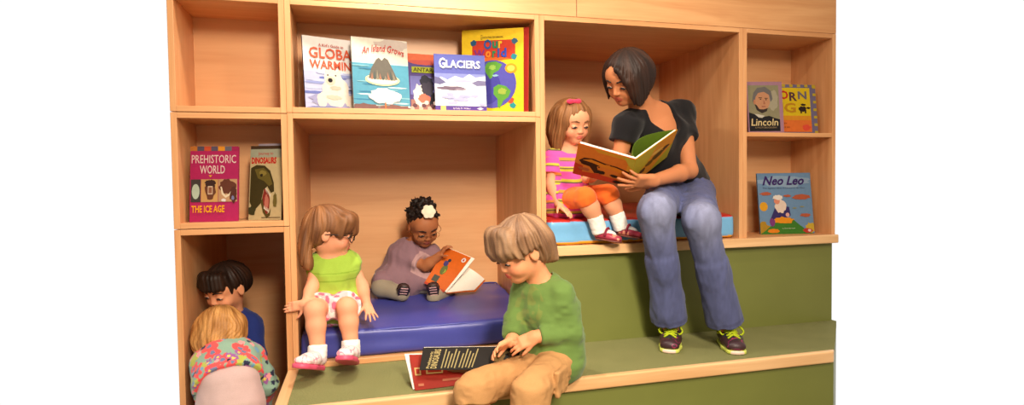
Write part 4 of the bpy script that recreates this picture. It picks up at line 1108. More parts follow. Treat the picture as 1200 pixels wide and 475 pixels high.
class Art:
    """printed shapes and lettering on a cover, in cover fractions (0..1); each later layer a hair further out"""
    def __init__(s): s.items = []
    def p(s, rgb, poly): s.items.append((rgb, np.array(poly, float), None)); return s
    def t(s, rgb, txt, x0, x1, z0, z1, bold=.0, shear=0., arc=0.): s.items.append((rgb, txt, (x0, x1, z0, z1, bold, shear, arc))); return s
    def build(s, parent, pos, names=('cover_picture', 'lettering')):
        """pos(x, z, layer) -> point"""
        for is_txt in (False, True):
            V, Fc, mi, mats = [], [], [], []
            for li, (rgb, a, t) in enumerate(s.items):
                if (t is not None) != is_txt: continue
                m = ink(rgb)
                if m not in mats: mats.append(m)
                k = mats.index(m)
                if t is None: P, F_ = a, [tuple(range(len(a)))]
                else: P, F_ = text_mesh(a, *t)
                o = len(V); V += [pos(float(np.clip(x, 0, 1)), float(np.clip(z, 0, 1)), li+1) for x, z in P]
                Fc += [tuple(i+o for i in f) for f in F_]; mi += [k]*len(F_)
            if V:
                o = mesh_obj(names[1] if is_txt else names[0], V, Fc, mats, parent, midx=mi)

def project(p):
    d = A(*p)-CAM; z = d@_fw
    return 600+CAM_F*(d@_rt)/z, 237.5-CAM_F*(d@_up)/z

def standing_book(label, uL, YL, uR, YR, vb, vt, zs, cover, art, t=.012, lean=8., group=None, spine=None, w=None, edge='left'):
    """a book stood face-out on a shelf: its lower corners below (uL) and (uR), its top at vt, leaning back"""
    a, b_ = at(uL, vb, YL), at(uR, vb, YR); a[2] = b_[2] = zs
    d = b_-a; W = float(np.linalg.norm(d[:2])) if w is None else w; yaw = math.atan2(d[1], d[0]); ln = math.radians(lean)
    inn = A(-math.sin(yaw), math.cos(yaw), 0); up = UPV*math.cos(ln)+inn*math.sin(ln)
    lo, hi = .05, .6
    for _ in range(40):
        m = (lo+hi)/2
        if project(a+up*m)[1] > vt: lo = m
        else: hi = m
    H = lo
    z_off = math.sin(ln)*0
    root = thing('book', label, 'book', tuple(a+A(0, 0, .0006+z_off)), (-ln, 0, yaw), group)
    bt = .0022
    bm = bmesh.new(); add_box(bm, 0, W, 0, bt, 0, H, .0007, 1); add_box(bm, 0, W, t-bt, t, t*math.sin(ln)*1.05, H, .0007, 1); add_box(bm, 0, bt, 0, t, t*math.sin(ln)*1.05, H, .0007, 1)
    bm_obj('cover', bm, ink(cover), root)
    bm = bmesh.new(); add_box(bm, bt, W-.004, bt, t-bt, .003, H-.003, 0); bm_obj('pages', bm, PAGES, root)
    art.build(root, lambda x, z, l: (x*W, -.00013*l-.0001, z*H))
    return root, W, H

G_UP = 'picture books on the wide upper shelf'
ZB = 1.0215+PLY
# -- polar bear book
a = Art()
a.p((196, 200, 236), R4(0, 1, 0, 1)).p((250, 244, 240), R4(0, 1, .52, 1))
for i in range(14):
    r = random.Random(i+50); z = .05+.035*i; a.p(((150, 160, 214), (196, 204, 236), (112, 122, 190))[i % 3], blob(r.uniform(.05, .95), z, .26, .020, i))
W0 = (236, 224, 210)
a.p((160, 160, 200), blob(.52, .12, .44, .10, 5)).p(W0, blob(.54, .26, .24, .22, 1, rough=.06)).p(W0, blob(.30, .13, .10, .10, 2)).p(W0, blob(.80, .13, .10, .09, 3)).p(W0, blob(.50, .44, .16, .11, 4, rough=.05)).p(W0, poly_ell(.40, .53, .035, .03)).p(W0, poly_ell(.62, .53, .035, .03))
a.p((220, 204, 182), poly_ell(.46, .40, .085, .062)).p((206, 190, 170), blob(.54, .30, .10, .03, 14)).p((214, 198, 178), blob(.50, .17, .14, .03, 15)).p((30, 26, 34), poly_ell(.45, .405, .042, .030)).p((30, 26, 30), poly_ell(.41, .475, .014, .010)).p((30, 26, 30), poly_ell(.55, .475, .014, .010))
a.p((60, 60, 80), blob(.80, .28, .035, .008, 8)).p((120, 128, 180), blob(.5, .02, .48, .02, 9))
OR = (232, 100, 66)
a.t((206, 70, 56), 'A Kid\u2019s Guide to', .27, .72, .865, .905, .01).t(OR, 'GLOBAL', .10, .97, .70, .85, .02).t(OR, 'WARMING', .10, .97, .555, .675, .02)
a.p((250, 226, 210), poly_ell(.435, .775, .028, .024))
standing_book('white book with a polar bear and orange lettering, left end of the upper shelf', 358.5, .035, 424, .105, 128.5, 41, ZB, (40, 40, 110), a, .014, 7, G_UP)
# -- island book
a = Art(); a.p((196, 222, 222), R4(0, 1, 0, 1)).p((232, 226, 208), R4(0, 1, .66, 1)).p((206, 190, 180), blob(.75, .93, .35, .07, 1)).p((240, 236, 222), blob(.25, .80, .25, .06, 2)).p((92, 164, 190), R4(0, 1, .07, .64))
for i in range(15):
    r = random.Random(i); a.p(((214, 236, 236), (64, 134, 170), (140, 196, 210))[i % 3], blob(r.uniform(.03, .97), .10+.036*i, .17, .010, i+30))
a.p((240, 232, 176), poly_ell(.52, .42, .31, .085)).p((250, 248, 230), poly_ell(.52, .425, .27, .066)).p((112, 106, 96), [(.27, .43), (.33, .58), (.42, .70), (.47, .73), (.52, .69), (.57, .735), (.63, .71), (.72, .56), (.79, .43)])
for i in range(9): a.p(((176, 120, 96), (84, 96, 92), (150, 140, 120))[i % 3], [(.31+.05*i, .42), (.34+.045*i, .52+.05*math.sin(i*1.1)), (.355+.05*i, .42)])
a.p((240, 226, 226), blob(.55, .19, .27, .11, 6)).p((250, 240, 240), blob(.55, .21, .20, .08, 7)).p((128, 92, 88), blob(.2, .03, .25, .045, 8)).p((138, 98, 90), blob(.72, .02, .32, .05, 9)).p((230, 120, 60), poly_ell(.55, .06, .012, .05))
a.t((206, 76, 70), 'An Island Grows', .17, .93, .76, .86, .012, .25, .055)
standing_book('pale blue book with a grey island mountain, second from left on the upper shelf', 415, .018, 481, .065, 128.5, 42.5, ZB, (176, 186, 190), a, .012, 7, G_UP)
# -- antarctic book
a = Art(); a.p((92, 74, 140), R4(0, 1, 0, 1)).p((228, 110, 70), R4(0, 1, .86, 1)).p((210, 90, 80), blob(.5, .86, .5, .04, 2)).p((122, 120, 190), R4(.06, 1, .30, .62)).p((170, 120, 110), R4(.06, 1, .0, .22)).p((246, 238, 226), blob(.26, .30, .13, .19, 3)).p((46, 44, 60), blob(.42, .52, .16, .11, 4)).p((66, 60, 76), blob(.44, .40, .14, .12, 5)).p((216, 120, 96), blob(.36, .24, .13, .08, 6)).p((40, 38, 46), blob(.68, .22, .22, .16, 7))
for i in range(14): a.p(((226, 190, 170), (110, 74, 80), (244, 226, 214))[i % 3], blob(.08+.065*i, .07+.05*(i % 3), .05, .035, i+9))
a.p((176, 186, 40), R4(.10, 1, .675, .775)).t((90, 84, 20), 'ANTARCTICA', .13, .97, .69, .762, .03)
standing_book('purple and orange book partly hidden behind the glaciers book', 479, .105, 531, .125, 129, 62.5, ZB, (160, 70, 90), a, .010, 7, G_UP)
# -- glaciers book
a = Art(); a.p((100, 106, 190), R4(0, 1, 0, 1)).p((142, 150, 214), R4(0, 1, .56, .66)).p((226, 230, 246), [(0, .52), (.12, .60), (.25, .55), (.4, .62), (.55, .58), (.68, .66), (.8, .60), (1, .63), (1, .1), (0, .1)])
a.p((110, 106, 150), [(0, .60), (.10, .58), (.22, .50), (.10, .46), (0, .48)]).p((130, 124, 164), [(.72, .50), (.85, .55), (1, .54), (1, .46), (.82, .45)]).p((190, 190, 220), blob(.55, .53, .2, .02, 2)).p((240, 242, 250), R4(0, 1, .09, .44)).p((120, 100, 120), blob(.32, .40, .27, .035, 3)).p((150, 130, 150), blob(.5, .385, .10, .02, 6))
for i in range(16): r = random.Random(i+3); a.p((188, 190, 232), blob(r.uniform(.1, .95), r.uniform(.12, .30), .07, .025, i))
a.p((92, 66, 156), R4(0, 1, 0, .085)).p((240, 210, 120), R4(.10, .20, .01, .085)).t((240, 232, 246), 'by Sally M. Walker', .34, .68, .022, .062).p((226, 214, 240), [(.80, .045), (.87, .07), (.94, .045), (.87, .02)])
a.t((248, 248, 255), 'G', .09, .215, .745, .93, .03).t((248, 248, 255), 'LACIERS', .225, .90, .755, .895, .03)
standing_book('blue and white book titled Glaciers standing in front of its neighbours', 510.5, .035, 570.5, .035, 130.8, 63, ZB, (70, 60, 150), a, .010, 7, G_UP)
# -- yellow atlas
a = Art(); Y0 = (246, 206, 40); a.p(Y0, R4(0, 1, 0, 1)).p((206, 60, 40), R4(.17, .87, .63, .865))
for x, z, c in ((.19, .84, (40, 90, 130)), (.86, .845, (60, 100, 130)), (.85, .66, (40, 140, 150)), (.20, .65, (230, 120, 40)), (.83, .08, (40, 150, 150)), (.80, .14, (226, 80, 50))): a.p(c, blob(x, z, .05, .035, int(x*90)))
a.p((236, 110, 40), blob(.5, .64, .30, .02, 4)).p((88, 84, 178), poly_ell(.50, .34, .385, .285, 36)).p((70, 66, 160), poly_ell(.42, .30, .22, .2, 24))
GR = (96, 160, 58)
a.p(GR, [(.42, .60), (.55, .61), (.66, .57), (.60, .50), (.52, .47), (.50, .42), (.46, .40), (.42, .45), (.36, .52)]).p(GR, [(.52, .30), (.60, .335), (.72, .31), (.80, .25), (.76, .18), (.68, .14), (.62, .05), (.585, .07), (.585, .16), (.52, .22)]).p((150, 190, 80), blob(.50, .54, .06, .03, 7)).p((160, 180, 70), blob(.66, .25, .07, .04, 8)).p((150, 190, 210), blob(.55, .44, .05, .012, 2))
a.p((246, 160, 30), poly_ell(.80, .52, .095, .058)).p((250, 210, 90), poly_ell(.80, .52, .062, .036))
a.p((60, 50, 30), R4(.315, .335, .875, .93)).p(Y0, R4(.319, .331, .879, .926)).t((60, 50, 30), 'NATIONAL GEOGRAPHIC', .345, .68, .888, .912)
for ch, x0, x1, z0, z1, c in (('O', .36, .49, .755, .875, (40, 90, 160)), ('u', .50, .59, .765, .85, (40, 130, 90)), ('r', .60, .66, .765, .85, (240, 190, 40)), ('W', .20, .38, .655, .755, (140, 50, 130)), ('o', .39, .48, .655, .735, (250, 140, 40)), ('r', .50, .56, .655, .735, (40, 140, 90)), ('l', .585, .615, .655, .765, (60, 90, 180)), ('d', .64, .73, .655, .765, (50, 80, 190))): a.t(c, ch, x0, x1, z0, z1, .04)
standing_book('large yellow picture atlas with a globe, right end of the upper shelf', 541, .125, 613.5, .018, 132, 36, ZB, Y0, a, .012, 5, G_UP)
a = Art(); a.p((190, 50, 40), R4(0, 1, 0, 1))
standing_book('thin red book behind the yellow atlas against the right side of the shelf', 556, .155, 619, .032, 132, 37, ZB, (196, 84, 40), a, .007, 5, G_UP)
# -- ice age book
G_L = 'books in the left middle cubby'
ZM = .5755+PLY
a = Art(); M0 = (186, 38, 96); a.p(M0, R4(0, 1, 0, 1))
for i, c in enumerate(((200, 120, 50), (92, 82, 100), (214, 84, 50), (96, 84, 104), (236, 150, 40), (110, 104, 116), (170, 36, 84))): a.p(c, R4(i/7, (i+1)/7, .94, 1))
a.t((246, 214, 206), 'PREHISTORIC', .03, .95, .775, .885, .005).t((246, 214, 206), 'WORLD', .20, .72, .635, .745, .01).p((240, 170, 60), [(.38, .615), (.42, .585), (.46, .615)])
a.p((70, 62, 60), R4(.02, .22, .26, .56)).p((190, 206, 186), poly_ell(.12, .40, .08, .10)).p((210, 160, 96), R4(.23, .58, .26, .56)).p((110, 64, 44), blob(.42, .42, .12, .12, 4)).p((64, 40, 34), blob(.42, .50, .11, .05, 5)).p((222, 190, 160), R4(.37, .47, .36, .47)).p((150, 96, 70), R4(.385, .455, .375, .455))
a.p((196, 150, 110), R4(.59, .98, .26, .56)).p((104, 56, 40), blob(.78, .46, .17, .10, 6)).p((86, 46, 36), blob(.90, .36, .08, .11, 7)).p((236, 214, 180), [(.63, .46), (.66, .36), (.74, .31), (.82, .34), (.85, .40), (.81, .365), (.74, .345), (.69, .38), (.66, .46)]).p((236, 226, 220), blob(.70, .28, .05, .02, 8)).p((120, 120, 160), blob(.89, .31, .03, .03, 9))
a.t((250, 170, 30), 'THE ICE AGE', .04, .72, .12, .215, .03)
standing_book('pink book about the ice age at the left of the middle cubby', 222, .06, 279, .045, 258.5, 172, ZM, (170, 34, 86), a, .014, 7, G_L)
# -- dinosaur book
a = Art(); a.p((214, 190, 140), R4(0, 1, 0, 1)).p((74, 52, 34), R4(0, 1, .955, 1)).p((176, 176, 150), R4(0, 1, .84, .955))
a.t((196, 60, 50), 'Journey to', .24, .70, .865, .915, .01).t((206, 30, 30), 'DINOSAURS', .04, .80, .755, .845, .05)
a.p((70, 58, 26), [(.03, .70), (.20, .74), (.45, .73), (.62, .66), (.74, .50), (.76, .38), (.66, .36), (.55, .45), (.44, .40), (.36, .22), (.16, .12), (.02, .24)]).p((112, 96, 40), [(.15, .68), (.42, .70), (.60, .62), (.70, .48), (.60, .45), (.45, .52), (.25, .56)]).p((150, 130, 60), blob(.40, .63, .12, .035, 4)).p((40, 30, 20), blob(.36, .60, .04, .02, 5))
a.p((146, 50, 40), [(.46, .42), (.60, .38), (.64, .26), (.62, .12), (.54, .06), (.46, .14), (.40, .28)]).p((206, 120, 100), blob(.54, .24, .06, .10, 6)).p((92, 76, 34), [(.36, .24), (.44, .10), (.56, .02), (.66, .06), (.68, .16), (.62, .09), (.54, .075), (.46, .18), (.42, .30)])
for i in range(5): a.p((246, 236, 214), [(.50+.035*i, .43-.02*i), (.515+.035*i, .37-.02*i), (.53+.035*i, .42-.02*i)]); a.p((246, 236, 214), [(.46+.035*i, .15-.012*i), (.475+.035*i, .20-.010*i), (.49+.035*i, .145-.012*i)])
a.p((66, 62, 34), blob(.10, .12, .12, .06, 8)).p((120, 104, 50), blob(.80, .26, .06, .10, 9)).p((90, 70, 40), R4(.40, .98, .028, .036))
standing_book('book with an open-jawed green dinosaur beside the upright panel', 291, .10, 329.5, .055, 257, 171.5, ZM, (90, 70, 50), a, .010, 7, G_L)
a = Art(); a.p((190, 176, 190), R4(0, 1, 0, 1)).t((196, 60, 70), 'SAURUS', .3, .95, .86, .93, .03)
standing_book('lilac book mostly hidden behind the dinosaur book', 300, .150, 327, .115, 257, 169, ZM, (176, 160, 180), a, .008, 7, G_L)
# -- right-hand bookcase
G_R = 'books in the narrow right bookcase'
a = Art(); a.p((176, 130, 150), R4(0, 1, 0, 1)).p((150, 142, 110), R4(.03, .90, .03, .93)).p((176, 166, 140), blob(.70, .65, .18, .2, 3)).p((34, 32, 36), [(.03, .40), (.20, .36), (.34, .30), (.60, .33), (.75, .29), (.90, .26), (.90, .03), (.03, .03)]).p((214, 206, 190), [(.18, .37), (.30, .30), (.40, .29), (.48, .33), (.30, .36)])
a.p((206, 146, 108), [(.22, .70), (.30, .82), (.50, .84), (.62, .74), (.64, .58), (.56, .46), (.46, .42), (.30, .48), (.22, .58)]).p((116, 110, 108), [(.14, .62), (.18, .78), (.30, .88), (.52, .90), (.68, .82), (.72, .66), (.66, .60), (.62, .74), (.48, .80), (.32, .78), (.24, .70), (.21, .58)])
a.p((60, 48, 44), [(.20, .56), (.26, .44), (.40, .38), (.54, .42), (.57, .48), (.44, .455), (.33, .46), (.26, .54)]).p((84, 58, 46), R4(.32, .42, .675, .69)).p((84, 58, 46), R4(.49, .58, .665, .68)).p((50, 38, 36), poly_ell(.375, .655, .022, .010)).p((50, 38, 36), poly_ell(.53, .645, .022, .010)).p((176, 112, 84), [(.46, .65), (.51, .56), (.45, .555)]).p((150, 76, 64), R4(.40, .51, .505, .518)).p((196, 130, 96), poly_ell(.20, .60, .03, .05))
a.t((232, 206, 150), 'Lincoln', .08, .84, .135, .275, .012, .1).t((176, 150, 110), 'A PHOTOBIOGRAPHY', .18, .80, .085, .115)
standing_book('book with a portrait of a bearded man in black, middle shelf at right', 877.5, .045, 919, .012, 154.2, 96, .9648, (150, 106, 130), a, .012, 6, G_R)
a = Art(); a.p((120, 110, 140), R4(0, 1, 0, 1))
for i in range(13):
    for j, (x, z) in enumerate(((i/13, .945), (.93, i/13))):
        if i % 2 == 0: a.p((200, 170, 50), R4(x, x+.07, z, z+.055))
a.p((232, 196, 30), R4(.0, .87, .03, .93)).p((236, 120, 50), R4(0, .87, .03, .27)).p((230, 150, 40), R4(0, .87, .27, .36)).p((236, 84, 60), blob(.76, .12, .09, .06, 2))
a.t((150, 90, 30), 'B', .06, .22, .69, .86, .03).t((206, 50, 40), 'O', .24, .42, .69, .87, .03).t((96, 60, 60), 'R', .44, .60, .66, .84, .03).t((120, 110, 120), 'N', .62, .80, .70, .86, .03).t((200, 140, 30), 'BIG', .05, .56, .42, .62, .03)
a.p((50, 34, 30), blob(.70, .50, .08, .055, 3)).p((50, 34, 30), blob(.72, .585, .06, .02, 4)).p((50, 34, 30), R4(.65, .68, .41, .48)).p((50, 34, 30), R4(.74, .77, .41, .48)).p((50, 34, 30), blob(.82, .52, .04, .02, 6)).t((120, 60, 30), 'WORDS BY', .08, .36, .19, .215).t((120, 60, 30), 'PICTURES BY', .08, .42, .11, .135)
standing_book('yellow and orange book with a chequered border behind the portrait book', 902, .055, 959, .040, 154.3, 98.5, .9648, (176, 140, 70), a, .010, 6, G_R)
a = Art(); a.p((116, 152, 190), R4(0, 1, 0, 1)).p((150, 176, 204), blob(.5, .86, .5, .09, 1)).p((236, 170, 40), poly_ell(.09, .45, .075, .075)).p((180, 140, 40), blob(.05, .10, .12, .10, 2)).p((66, 130, 44), [(0, 0), (.10, .06), (.24, .16), (.42, .26), (.60, .25), (.74, .14), (.90, .03), (1, 0)]).p((214, 180, 60), blob(.94, .10, .09, .08, 3)).p((196, 60, 50), blob(.88, .05, .10, .035, 4)).p((250, 220, 220), poly_ell(.91, .05, .03, .02))
a.p((60, 50, 110), [(.20, .24), (.30, .44), (.44, .46), (.56, .44), (.58, .30), (.42, .22)]).p((246, 222, 204), blob(.40, .46, .10, .12, 6)).p((236, 150, 120), poly_ell(.34, .54, .055, .055)).p((246, 236, 226), blob(.36, .60, .10, .04, 7)).p((244, 156, 30), blob(.44, .22, .19, .055, 8)).p((240, 140, 30), blob(.24, .05, .11, .035, 9, rough=.1)).p((130, 60, 130), blob(.23, .19, .05, .07, 12)).p((240, 180, 170), poly_ell(.52, .31, .035, .035))
for x, z, rx in ((.14, .66, .10), (.54, .62, .07), (.80, .60, .16), (.85, .30, .10), (.66, .42, .04), (.80, .44, .04)): a.p((190, 96, 66) if rx > .06 else (150, 150, 110), blob(x, z, rx, rx*.28, int(x*77)))
a.t((64, 40, 110), 'Neo Leo', .09, .87, .80, .95, .025, .35).t((80, 90, 120), 'The Ageless Ideas of Leonardo da Vinci', .09, .87, .735, .765).t((226, 240, 200), 'by Gene Barretta', .40, .64, .075, .10)
standing_book('square light blue book with a white-bearded inventor on the lowest right shelf', 891.5, .125, 954.5, .07, 271, 203.5, .4495, (96, 130, 160), a, .010, 8, G_R)

# ================================================================== open books in the readers' hands
def sheet(name, P, t, mat, parent, n=14, nv=14, bulge=None, roots=None):
    """a thin curved board or page through the corners P = (bottom left, bottom right, top right, top left); t = thickness away from the viewer"""
    P = [A(*p) for p in P]; nr = nrm(np.cross(P[1]-P[0], P[3]-P[0]))
    if nr@(CAM-P[0]) < 0: nr = -nr
    def S(u, v): return (P[0]*(1-u)+P[1]*u)*(1-v)+(P[3]*(1-u)+P[2]*u)*v+(nr*bulge(u, v) if bulge else 0)
    V, Fc = [], []
    for s_ in (0, 1):
        for j in range(nv+1):
            for i in range(n+1): V.append(S(i/n, j/nv)-nr*t*s_)
    N = (n+1)*(nv+1); q = lambda i, j: j*(n+1)+i
    for j in range(nv):
        for i in range(n):
            f = (q(i, j), q(i+1, j), q(i+1, j+1), q(i, j+1)); Fc.append(f); Fc.append(tuple(k+N for k in f[::-1]))
    rim = [q(i, 0) for i in range(n)]+[q(n, j) for j in range(nv)]+[q(i, nv) for i in range(n, 0, -1)]+[q(0, j) for j in range(nv, 0, -1)]
    for k in range(len(rim)): a_, b_ = rim[k], rim[(k+1) % len(rim)]; Fc.append((a_, a_+N, b_+N, b_))
    o = mesh_obj(name, V, Fc, mat, parent, True)
    bm = bmesh.new(); bm.from_mesh(o.data); bmesh.ops.recalc_face_normals(bm, faces=bm.faces[:]); bm.to_mesh(o.data); bm.free()
    for e in o.data.edges: pass
    o.data.polygons.foreach_set('use_smooth', [False]*len(o.data.polygons))
    if parent is not None: place(o, parent)
    return o, lambda u, v, l: S(u, v)+nr*(.00025*l+.0012)
def art_on(art, o, pos):
    n0 = set(bpy.data.objects.keys()); art.build(o, pos)
    for k in bpy.data.objects.keys():
        if k not in n0: place(bpy.data.objects[k], o)

# the wide orange book the woman holds
c = at(742, 205, -.15)
bk = thing('open_book', 'wide open book with orange and yellow covers held by the woman', 'book', tuple(at(738, 217, -.09)))
TL, TS, BS, BL = at(678, 168, -.235), at(745, 187, -.275), at(737, 219, -.145), at(671, 203, -.10)
TR, BR = at(794, 152, -.115), at(781, 184, -.01)
o, pos = sheet('front_cover', (BL, BS, TS, TL), .003, ink((226, 92, 34)), bk)
a = Art(); a.p((232, 120, 40), R4(0, 1, .0, 1)).p((226, 150, 40), [(.25, 1), (1, 1), (1, .42), (.8, .55), (.55, .70)]).p((206, 58, 28), [(0, 0), (.95, 0), (.75, .16), (.5, .18), (.25, .30), (0, .40)]).p((200, 176, 60), [(.80, .98), (1, .98), (1, .62), (.9, .75)])
a.p((70, 30, 16), [(.06, .50), (.14, .62), (.30, .66), (.52, .60), (.72, .60), (.95, .52), (.95, .44), (.70, .50), (.50, .50), (.38, .44), (.44, .22), (.36, .20), (.26, .38), (.14, .40)]).p((234, 130, 30), [(.12, .54), (.26, .62), (.50, .56), (.70, .56), (.92, .48), (.92, .36), (.70, .44), (.48, .46), (.30, .52)]).p((50, 24, 16), blob(.46, .28, .09, .06, 3)).p((50, 24, 16), blob(.72, .26, .10, .04, 4)).p((190, 90, 50), blob(.17, .26, .10, .05, 5)).p((60, 30, 20), blob(.80, .08, .10, .05, 6))
for i in range(7): a.p((60, 28, 16), blob(.12+.05*i, .44+.01*(i % 2), .015, .018, i))
art_on(a, o, pos)
o, pos = sheet('back_cover', (BS, BR, TR, TS), .003, ink((222, 158, 40)), bk)
a = Art(); a.p((226, 150, 44), R4(0, 1, 0, 1)).p((196, 176, 50), [(0, 1), (.5, 1), (.35, .5), (.15, .3), (0, .35)]).p((176, 170, 50), [(.5, .0), (1, 0), (1, .55), (.75, .3)]).p((90, 70, 26), blob(.62, .50, .16, .10, 2)).p((110, 84, 30), blob(.42, .42, .10, .09, 3)).p((80, 60, 30), blob(.80, .60, .10, .06, 4)).p((84, 60, 30), blob(.26, .30, .07, .08, 5)).p((236, 190, 90), blob(.55, .70, .14, .06, 6))
art_on(a, o, pos)
nl = nrm(np.cross(BS-BL, TL-BL)); nl = nl if nl@(CAM-BL) < 0 else -nl
nr_ = nrm(np.cross(BR-BS, TS-BS)); nr_ = nr_ if nr_@(CAM-BS) < 0 else -nr_
off = nl*.003
sheet('page_block', (lerp(BL, BS, .03)+off, lerp(BL, BS, .99)+off, lerp(TL, TS, .99)+off, lerp(TL, TS, .03)+off), .010, PAGES, bk)
off = nr_*.003
sheet('page_block', (lerp(BS, BR, .02)+off, lerp(BS, BR, .97)+off, lerp(TS, TR, .97)+off, lerp(TS, TR, .02)+off), .006, PAGES, bk)
GP = ink((118, 150, 44))
up = nrm(np.cross(nr_, TR-TS)); up = up if up[2] > 0 else -up
sheet('page', (lerp(BS, BR, .02)+nr_*.010, lerp(BS, BR, .96)+nr_*.010, lerp(TS, TR, .96)+nr_*.010, lerp(TS, TR, .02)+nr_*.010), .0008, GP, bk, 24, 6, bulge=lambda u, v: -.060*math.sin(PI*u**.75))
sheet('spine', (lerp(BS, BL, .012), lerp(BS, BR, .012), lerp(TS, TR, .012), lerp(TS, TL, .012)), .004, ink((214, 150, 36)), bk, 4, 4, bulge=lambda u, v: .003*math.sin(PI*u))

# the toddler's orange book
bt_ = thing('open_book', 'orange paperback bent open on the lap of the toddler in mauve', 'book', tuple(at(515, 342, .42)))
q = (at(497, 332, .425), at(520, 343, .39), at(552, 302, .39), at(522, 289.5, .43))
cb = lambda u, v: -.016*math.sin(PI*v)
o, pos = sheet('front_cover', q, .0018, ink((236, 110, 30)), bt_, bulge=cb)
a = Art(); a.p((206, 70, 40), R4(0, 1, 0, .05)).p((84, 84, 70), R4(.18, .44, .14, .30)).p((110, 120, 60), poly_ell(.40, .48, .12, .13)).p((190, 200, 50), poly_ell(.42, .47, .075, .085)).p((80, 70, 130), poly_ell(.34, .64, .09, .07)).p((60, 60, 70), poly_ell(.40, .74, .06, .04)).p((250, 240, 230), poly_ell(.84, .87, .075, .06)).p((200, 60, 50), poly_ell(.84, .87, .03, .03))
art_on(a, o, pos)
bk2 = TOW*-.006
sheet('page_block', (q[0]+bk2*1.2+(q[1]-q[0])*.25, q[1]+bk2+SIDE*.012, q[2]+bk2+SIDE*.018-UPV*.006, q[3]+bk2*1.2), .008, PAGES, bt_, bulge=cb)
sheet('page', (at(519, 344, .41), at(556, 340, .44), at(568, 327.5, .49), at(546, 312, .48)), .002, PAGES, bt_, bulge=lambda u, v: .010*math.sin(PI*u))
sheet('back_cover', (at(519, 345, .412), at(557, 342, .443), at(569, 329, .494), at(546, 314, .484)), .0018, ink((230, 110, 40)), bt_, bulge=lambda u, v: .010*math.sin(PI*u))

# the black and red book the boy holds open on the step
bb_ = thing('open_book', 'open book with black back cover and red front cover on the step carpet', 'book', (at(487, 458, -.37)[0], -.37, .001))
def atz(u, v, z):
    d = _fw+_rt*(u-600)/CAM_F-_up*(v-237.5)/CAM_F
    return CAM+d*(z-CAM[2])/d[2]
fl, fr = atz(486.5, 458, .0030), atz(572, 447.5, .0030)
q = (fl, fr, at(590, 414, -.315), at(479.5, 416, -.30))
o, pos = sheet('front_cover', q, .0025, ink((170, 42, 24)), bb_)
a = Art(); a.p((222, 180, 110), R4(.16, .36, .42, .68)).p((180, 46, 26), R4(.18, .34, .46, .64)).p((222, 180, 110), R4(.03, .10, .40, .62)).p((180, 46, 26), R4(.045, .085, .44, .58)).p((120, 76, 40), blob(.62, .52, .20, .14, 3)).p((90, 60, 36), blob(.72, .48, .10, .09, 4)).p((150, 110, 60), blob(.54, .56, .08, .05, 5)).p((206, 120, 84), R4(.36, .58, .17, .24)).p((206, 120, 84), R4(.61, .74, .17, .24)).p((206, 120, 84), R4(.77, .92, .17, .24)).p((206, 120, 84), R4(.05, .12, .09, .16))
art_on(a, o, pos)
q2 = (at(491.5, 434, -.415), at(602, 433, -.43), at(612, 406, -.385), at(496, 407.5, -.365))
o, pos = sheet('back_cover', q2, .0022, ink((30, 23, 18)), bb_)
a = Art()
CRM = (206, 184, 120)
for i in range(10):
    x = .215+.034*i+(.012 if i > 4 else 0); a.p((176, 158, 104), [(x, .06+.03*(i % 2)), (x+.013, .06+.03*(i % 2)), (x+.025, .90-.10*((i*7) % 3)), (x+.012, .90-.10*((i*7) % 3))])
a.p((112, 84, 40), blob(.80, .50, .06, .24, 3)).p((90, 70, 36), blob(.80, .72, .09, .12, 4)).p((92, 70, 40), blob(.93, .66, .05, .10, 5))
art_on(a, o, pos)
# the title reads up the cover, letters turned on their side
for txt, x0, x1, z0, z1 in (('DINOSAURS', .105, .17, .06, .90), ('Prehistoric', .065, .095, .06, .80)):
    V2, F2 = text_mesh(txt, 0, 1, 0, 1, .02)
    V3 = [pos(x0+(x1-x0)*(1-float(z))+.014*float(x), z0+(z1-z0)*float(x), 3) for x, z in V2]
    place(mesh_obj('lettering', V3, F2, ink(CRM), o), o)
sheet('page_block', (fl+A(-.006, .012, .001), fr+A(0, .014, .002), at(588, 412, -.300), at(474, 415, -.285)), .012, PAGES, bb_)
sheet('page_block', (lerp(q2[0], q2[1], .03)+A(0, .007, .004), lerp(q2[0], q2[1], .96)+A(0, .007, .004), q2[2]+A(0, .010, -.002), q2[3]+A(.004, .014, -.003)), .006, PAGES, bb_)
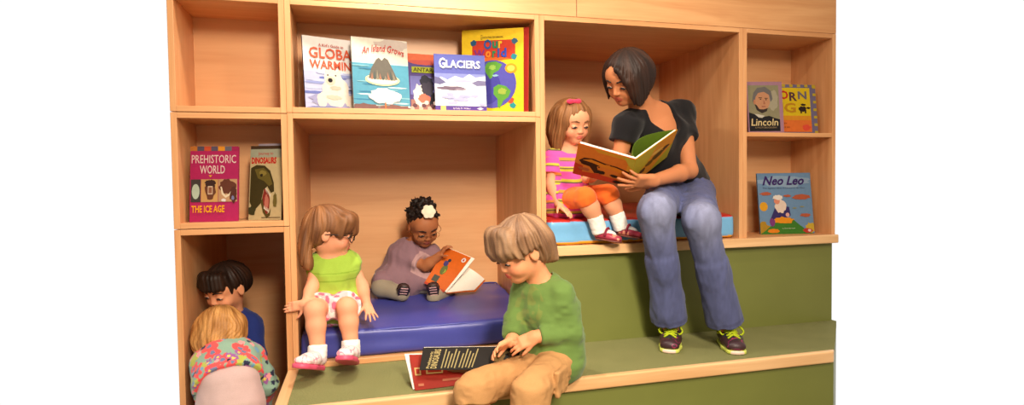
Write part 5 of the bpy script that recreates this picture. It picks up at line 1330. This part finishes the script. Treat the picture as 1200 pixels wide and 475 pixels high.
# ================================================================== light, sky and camera
def area(name, loc, tgt, size, power, col, spread=PI):
    l = bpy.data.lights.new(name, 'AREA'); l.shape = 'DISK'; l.size = size; l.energy = power; l.color = col; l.spread = spread
    o = bpy.data.objects.new(name, l); COL.objects.link(o); o.location = loc
    o.rotation_euler = (Vector(tgt)-Vector(loc)).to_track_quat('-Z', 'Y').to_euler()
    return o
WARM = (1., .87, .71)
area('ceiling_downlight', (.42, -.26, 2.02), (.45, -.20, 0), .14, 14, (1., .91, .79), 2.6)
area('ceiling_downlight', (1.0, -1.05, 2.28), (1.2, 0, .6), .14, 8, WARM, 2.8)
area('ceiling_downlight', (.75, -2.70, 2.30), (.8, .2, .15), .50, 17, WARM, 1.5)
area('ceiling_downlight', (.9, -4.20, 2.30), (1.0, .3, .15), .60, 21, WARM, 1.15)

w = bpy.data.worlds.new('room_surroundings'); SC.world = w; w.use_nodes = True
nt = w.node_tree; bg = nt.nodes['Background']
tc = nt.nodes.new('ShaderNodeTexCoord'); sx = nt.nodes.new('ShaderNodeSeparateXYZ'); rp = nt.nodes.new('ShaderNodeValToRGB')
nt.links.new(tc.outputs['Generated'], sx.inputs[0])
mr = nt.nodes.new('ShaderNodeMapRange'); mr.inputs['From Min'].default_value = -1; mr.inputs['From Max'].default_value = 1
nt.links.new(sx.outputs['Y'], mr.inputs['Value']); nt.links.new(mr.outputs['Result'], rp.inputs['Fac'])
e = rp.color_ramp.elements
e[0].position = .38; e[0].color = (.45, .36, .27, 1); e[1].position = .55; e[1].color = (1, 1, 1, 1)
nt.links.new(rp.outputs['Color'], bg.inputs['Color']); bg.inputs['Strength'].default_value = 1.02

cd = bpy.data.cameras.new('camera'); cam = bpy.data.objects.new('camera', cd); COL.objects.link(cam)
cd.sensor_width = 36; cd.lens = CAM_F/1200*36; cd.clip_start = .05
M = Matrix(((_rt[0], _up[0], -_fw[0], CAM[0]), (_rt[1], _up[1], -_fw[1], CAM[1]), (_rt[2], _up[2], -_fw[2], CAM[2]), (0, 0, 0, 1)))
cam.matrix_world = M
SC.camera = cam
SC.view_settings.view_transform = 'Standard'; SC.view_settings.look = 'None'
SC.view_settings.gamma = 1; SC.view_settings.use_curve_mapping = False; SC.view_settings.exposure = 0.
SC.cycles.max_bounces = 8; SC.cycles.diffuse_bounces = 5; SC.cycles.use_denoising = True
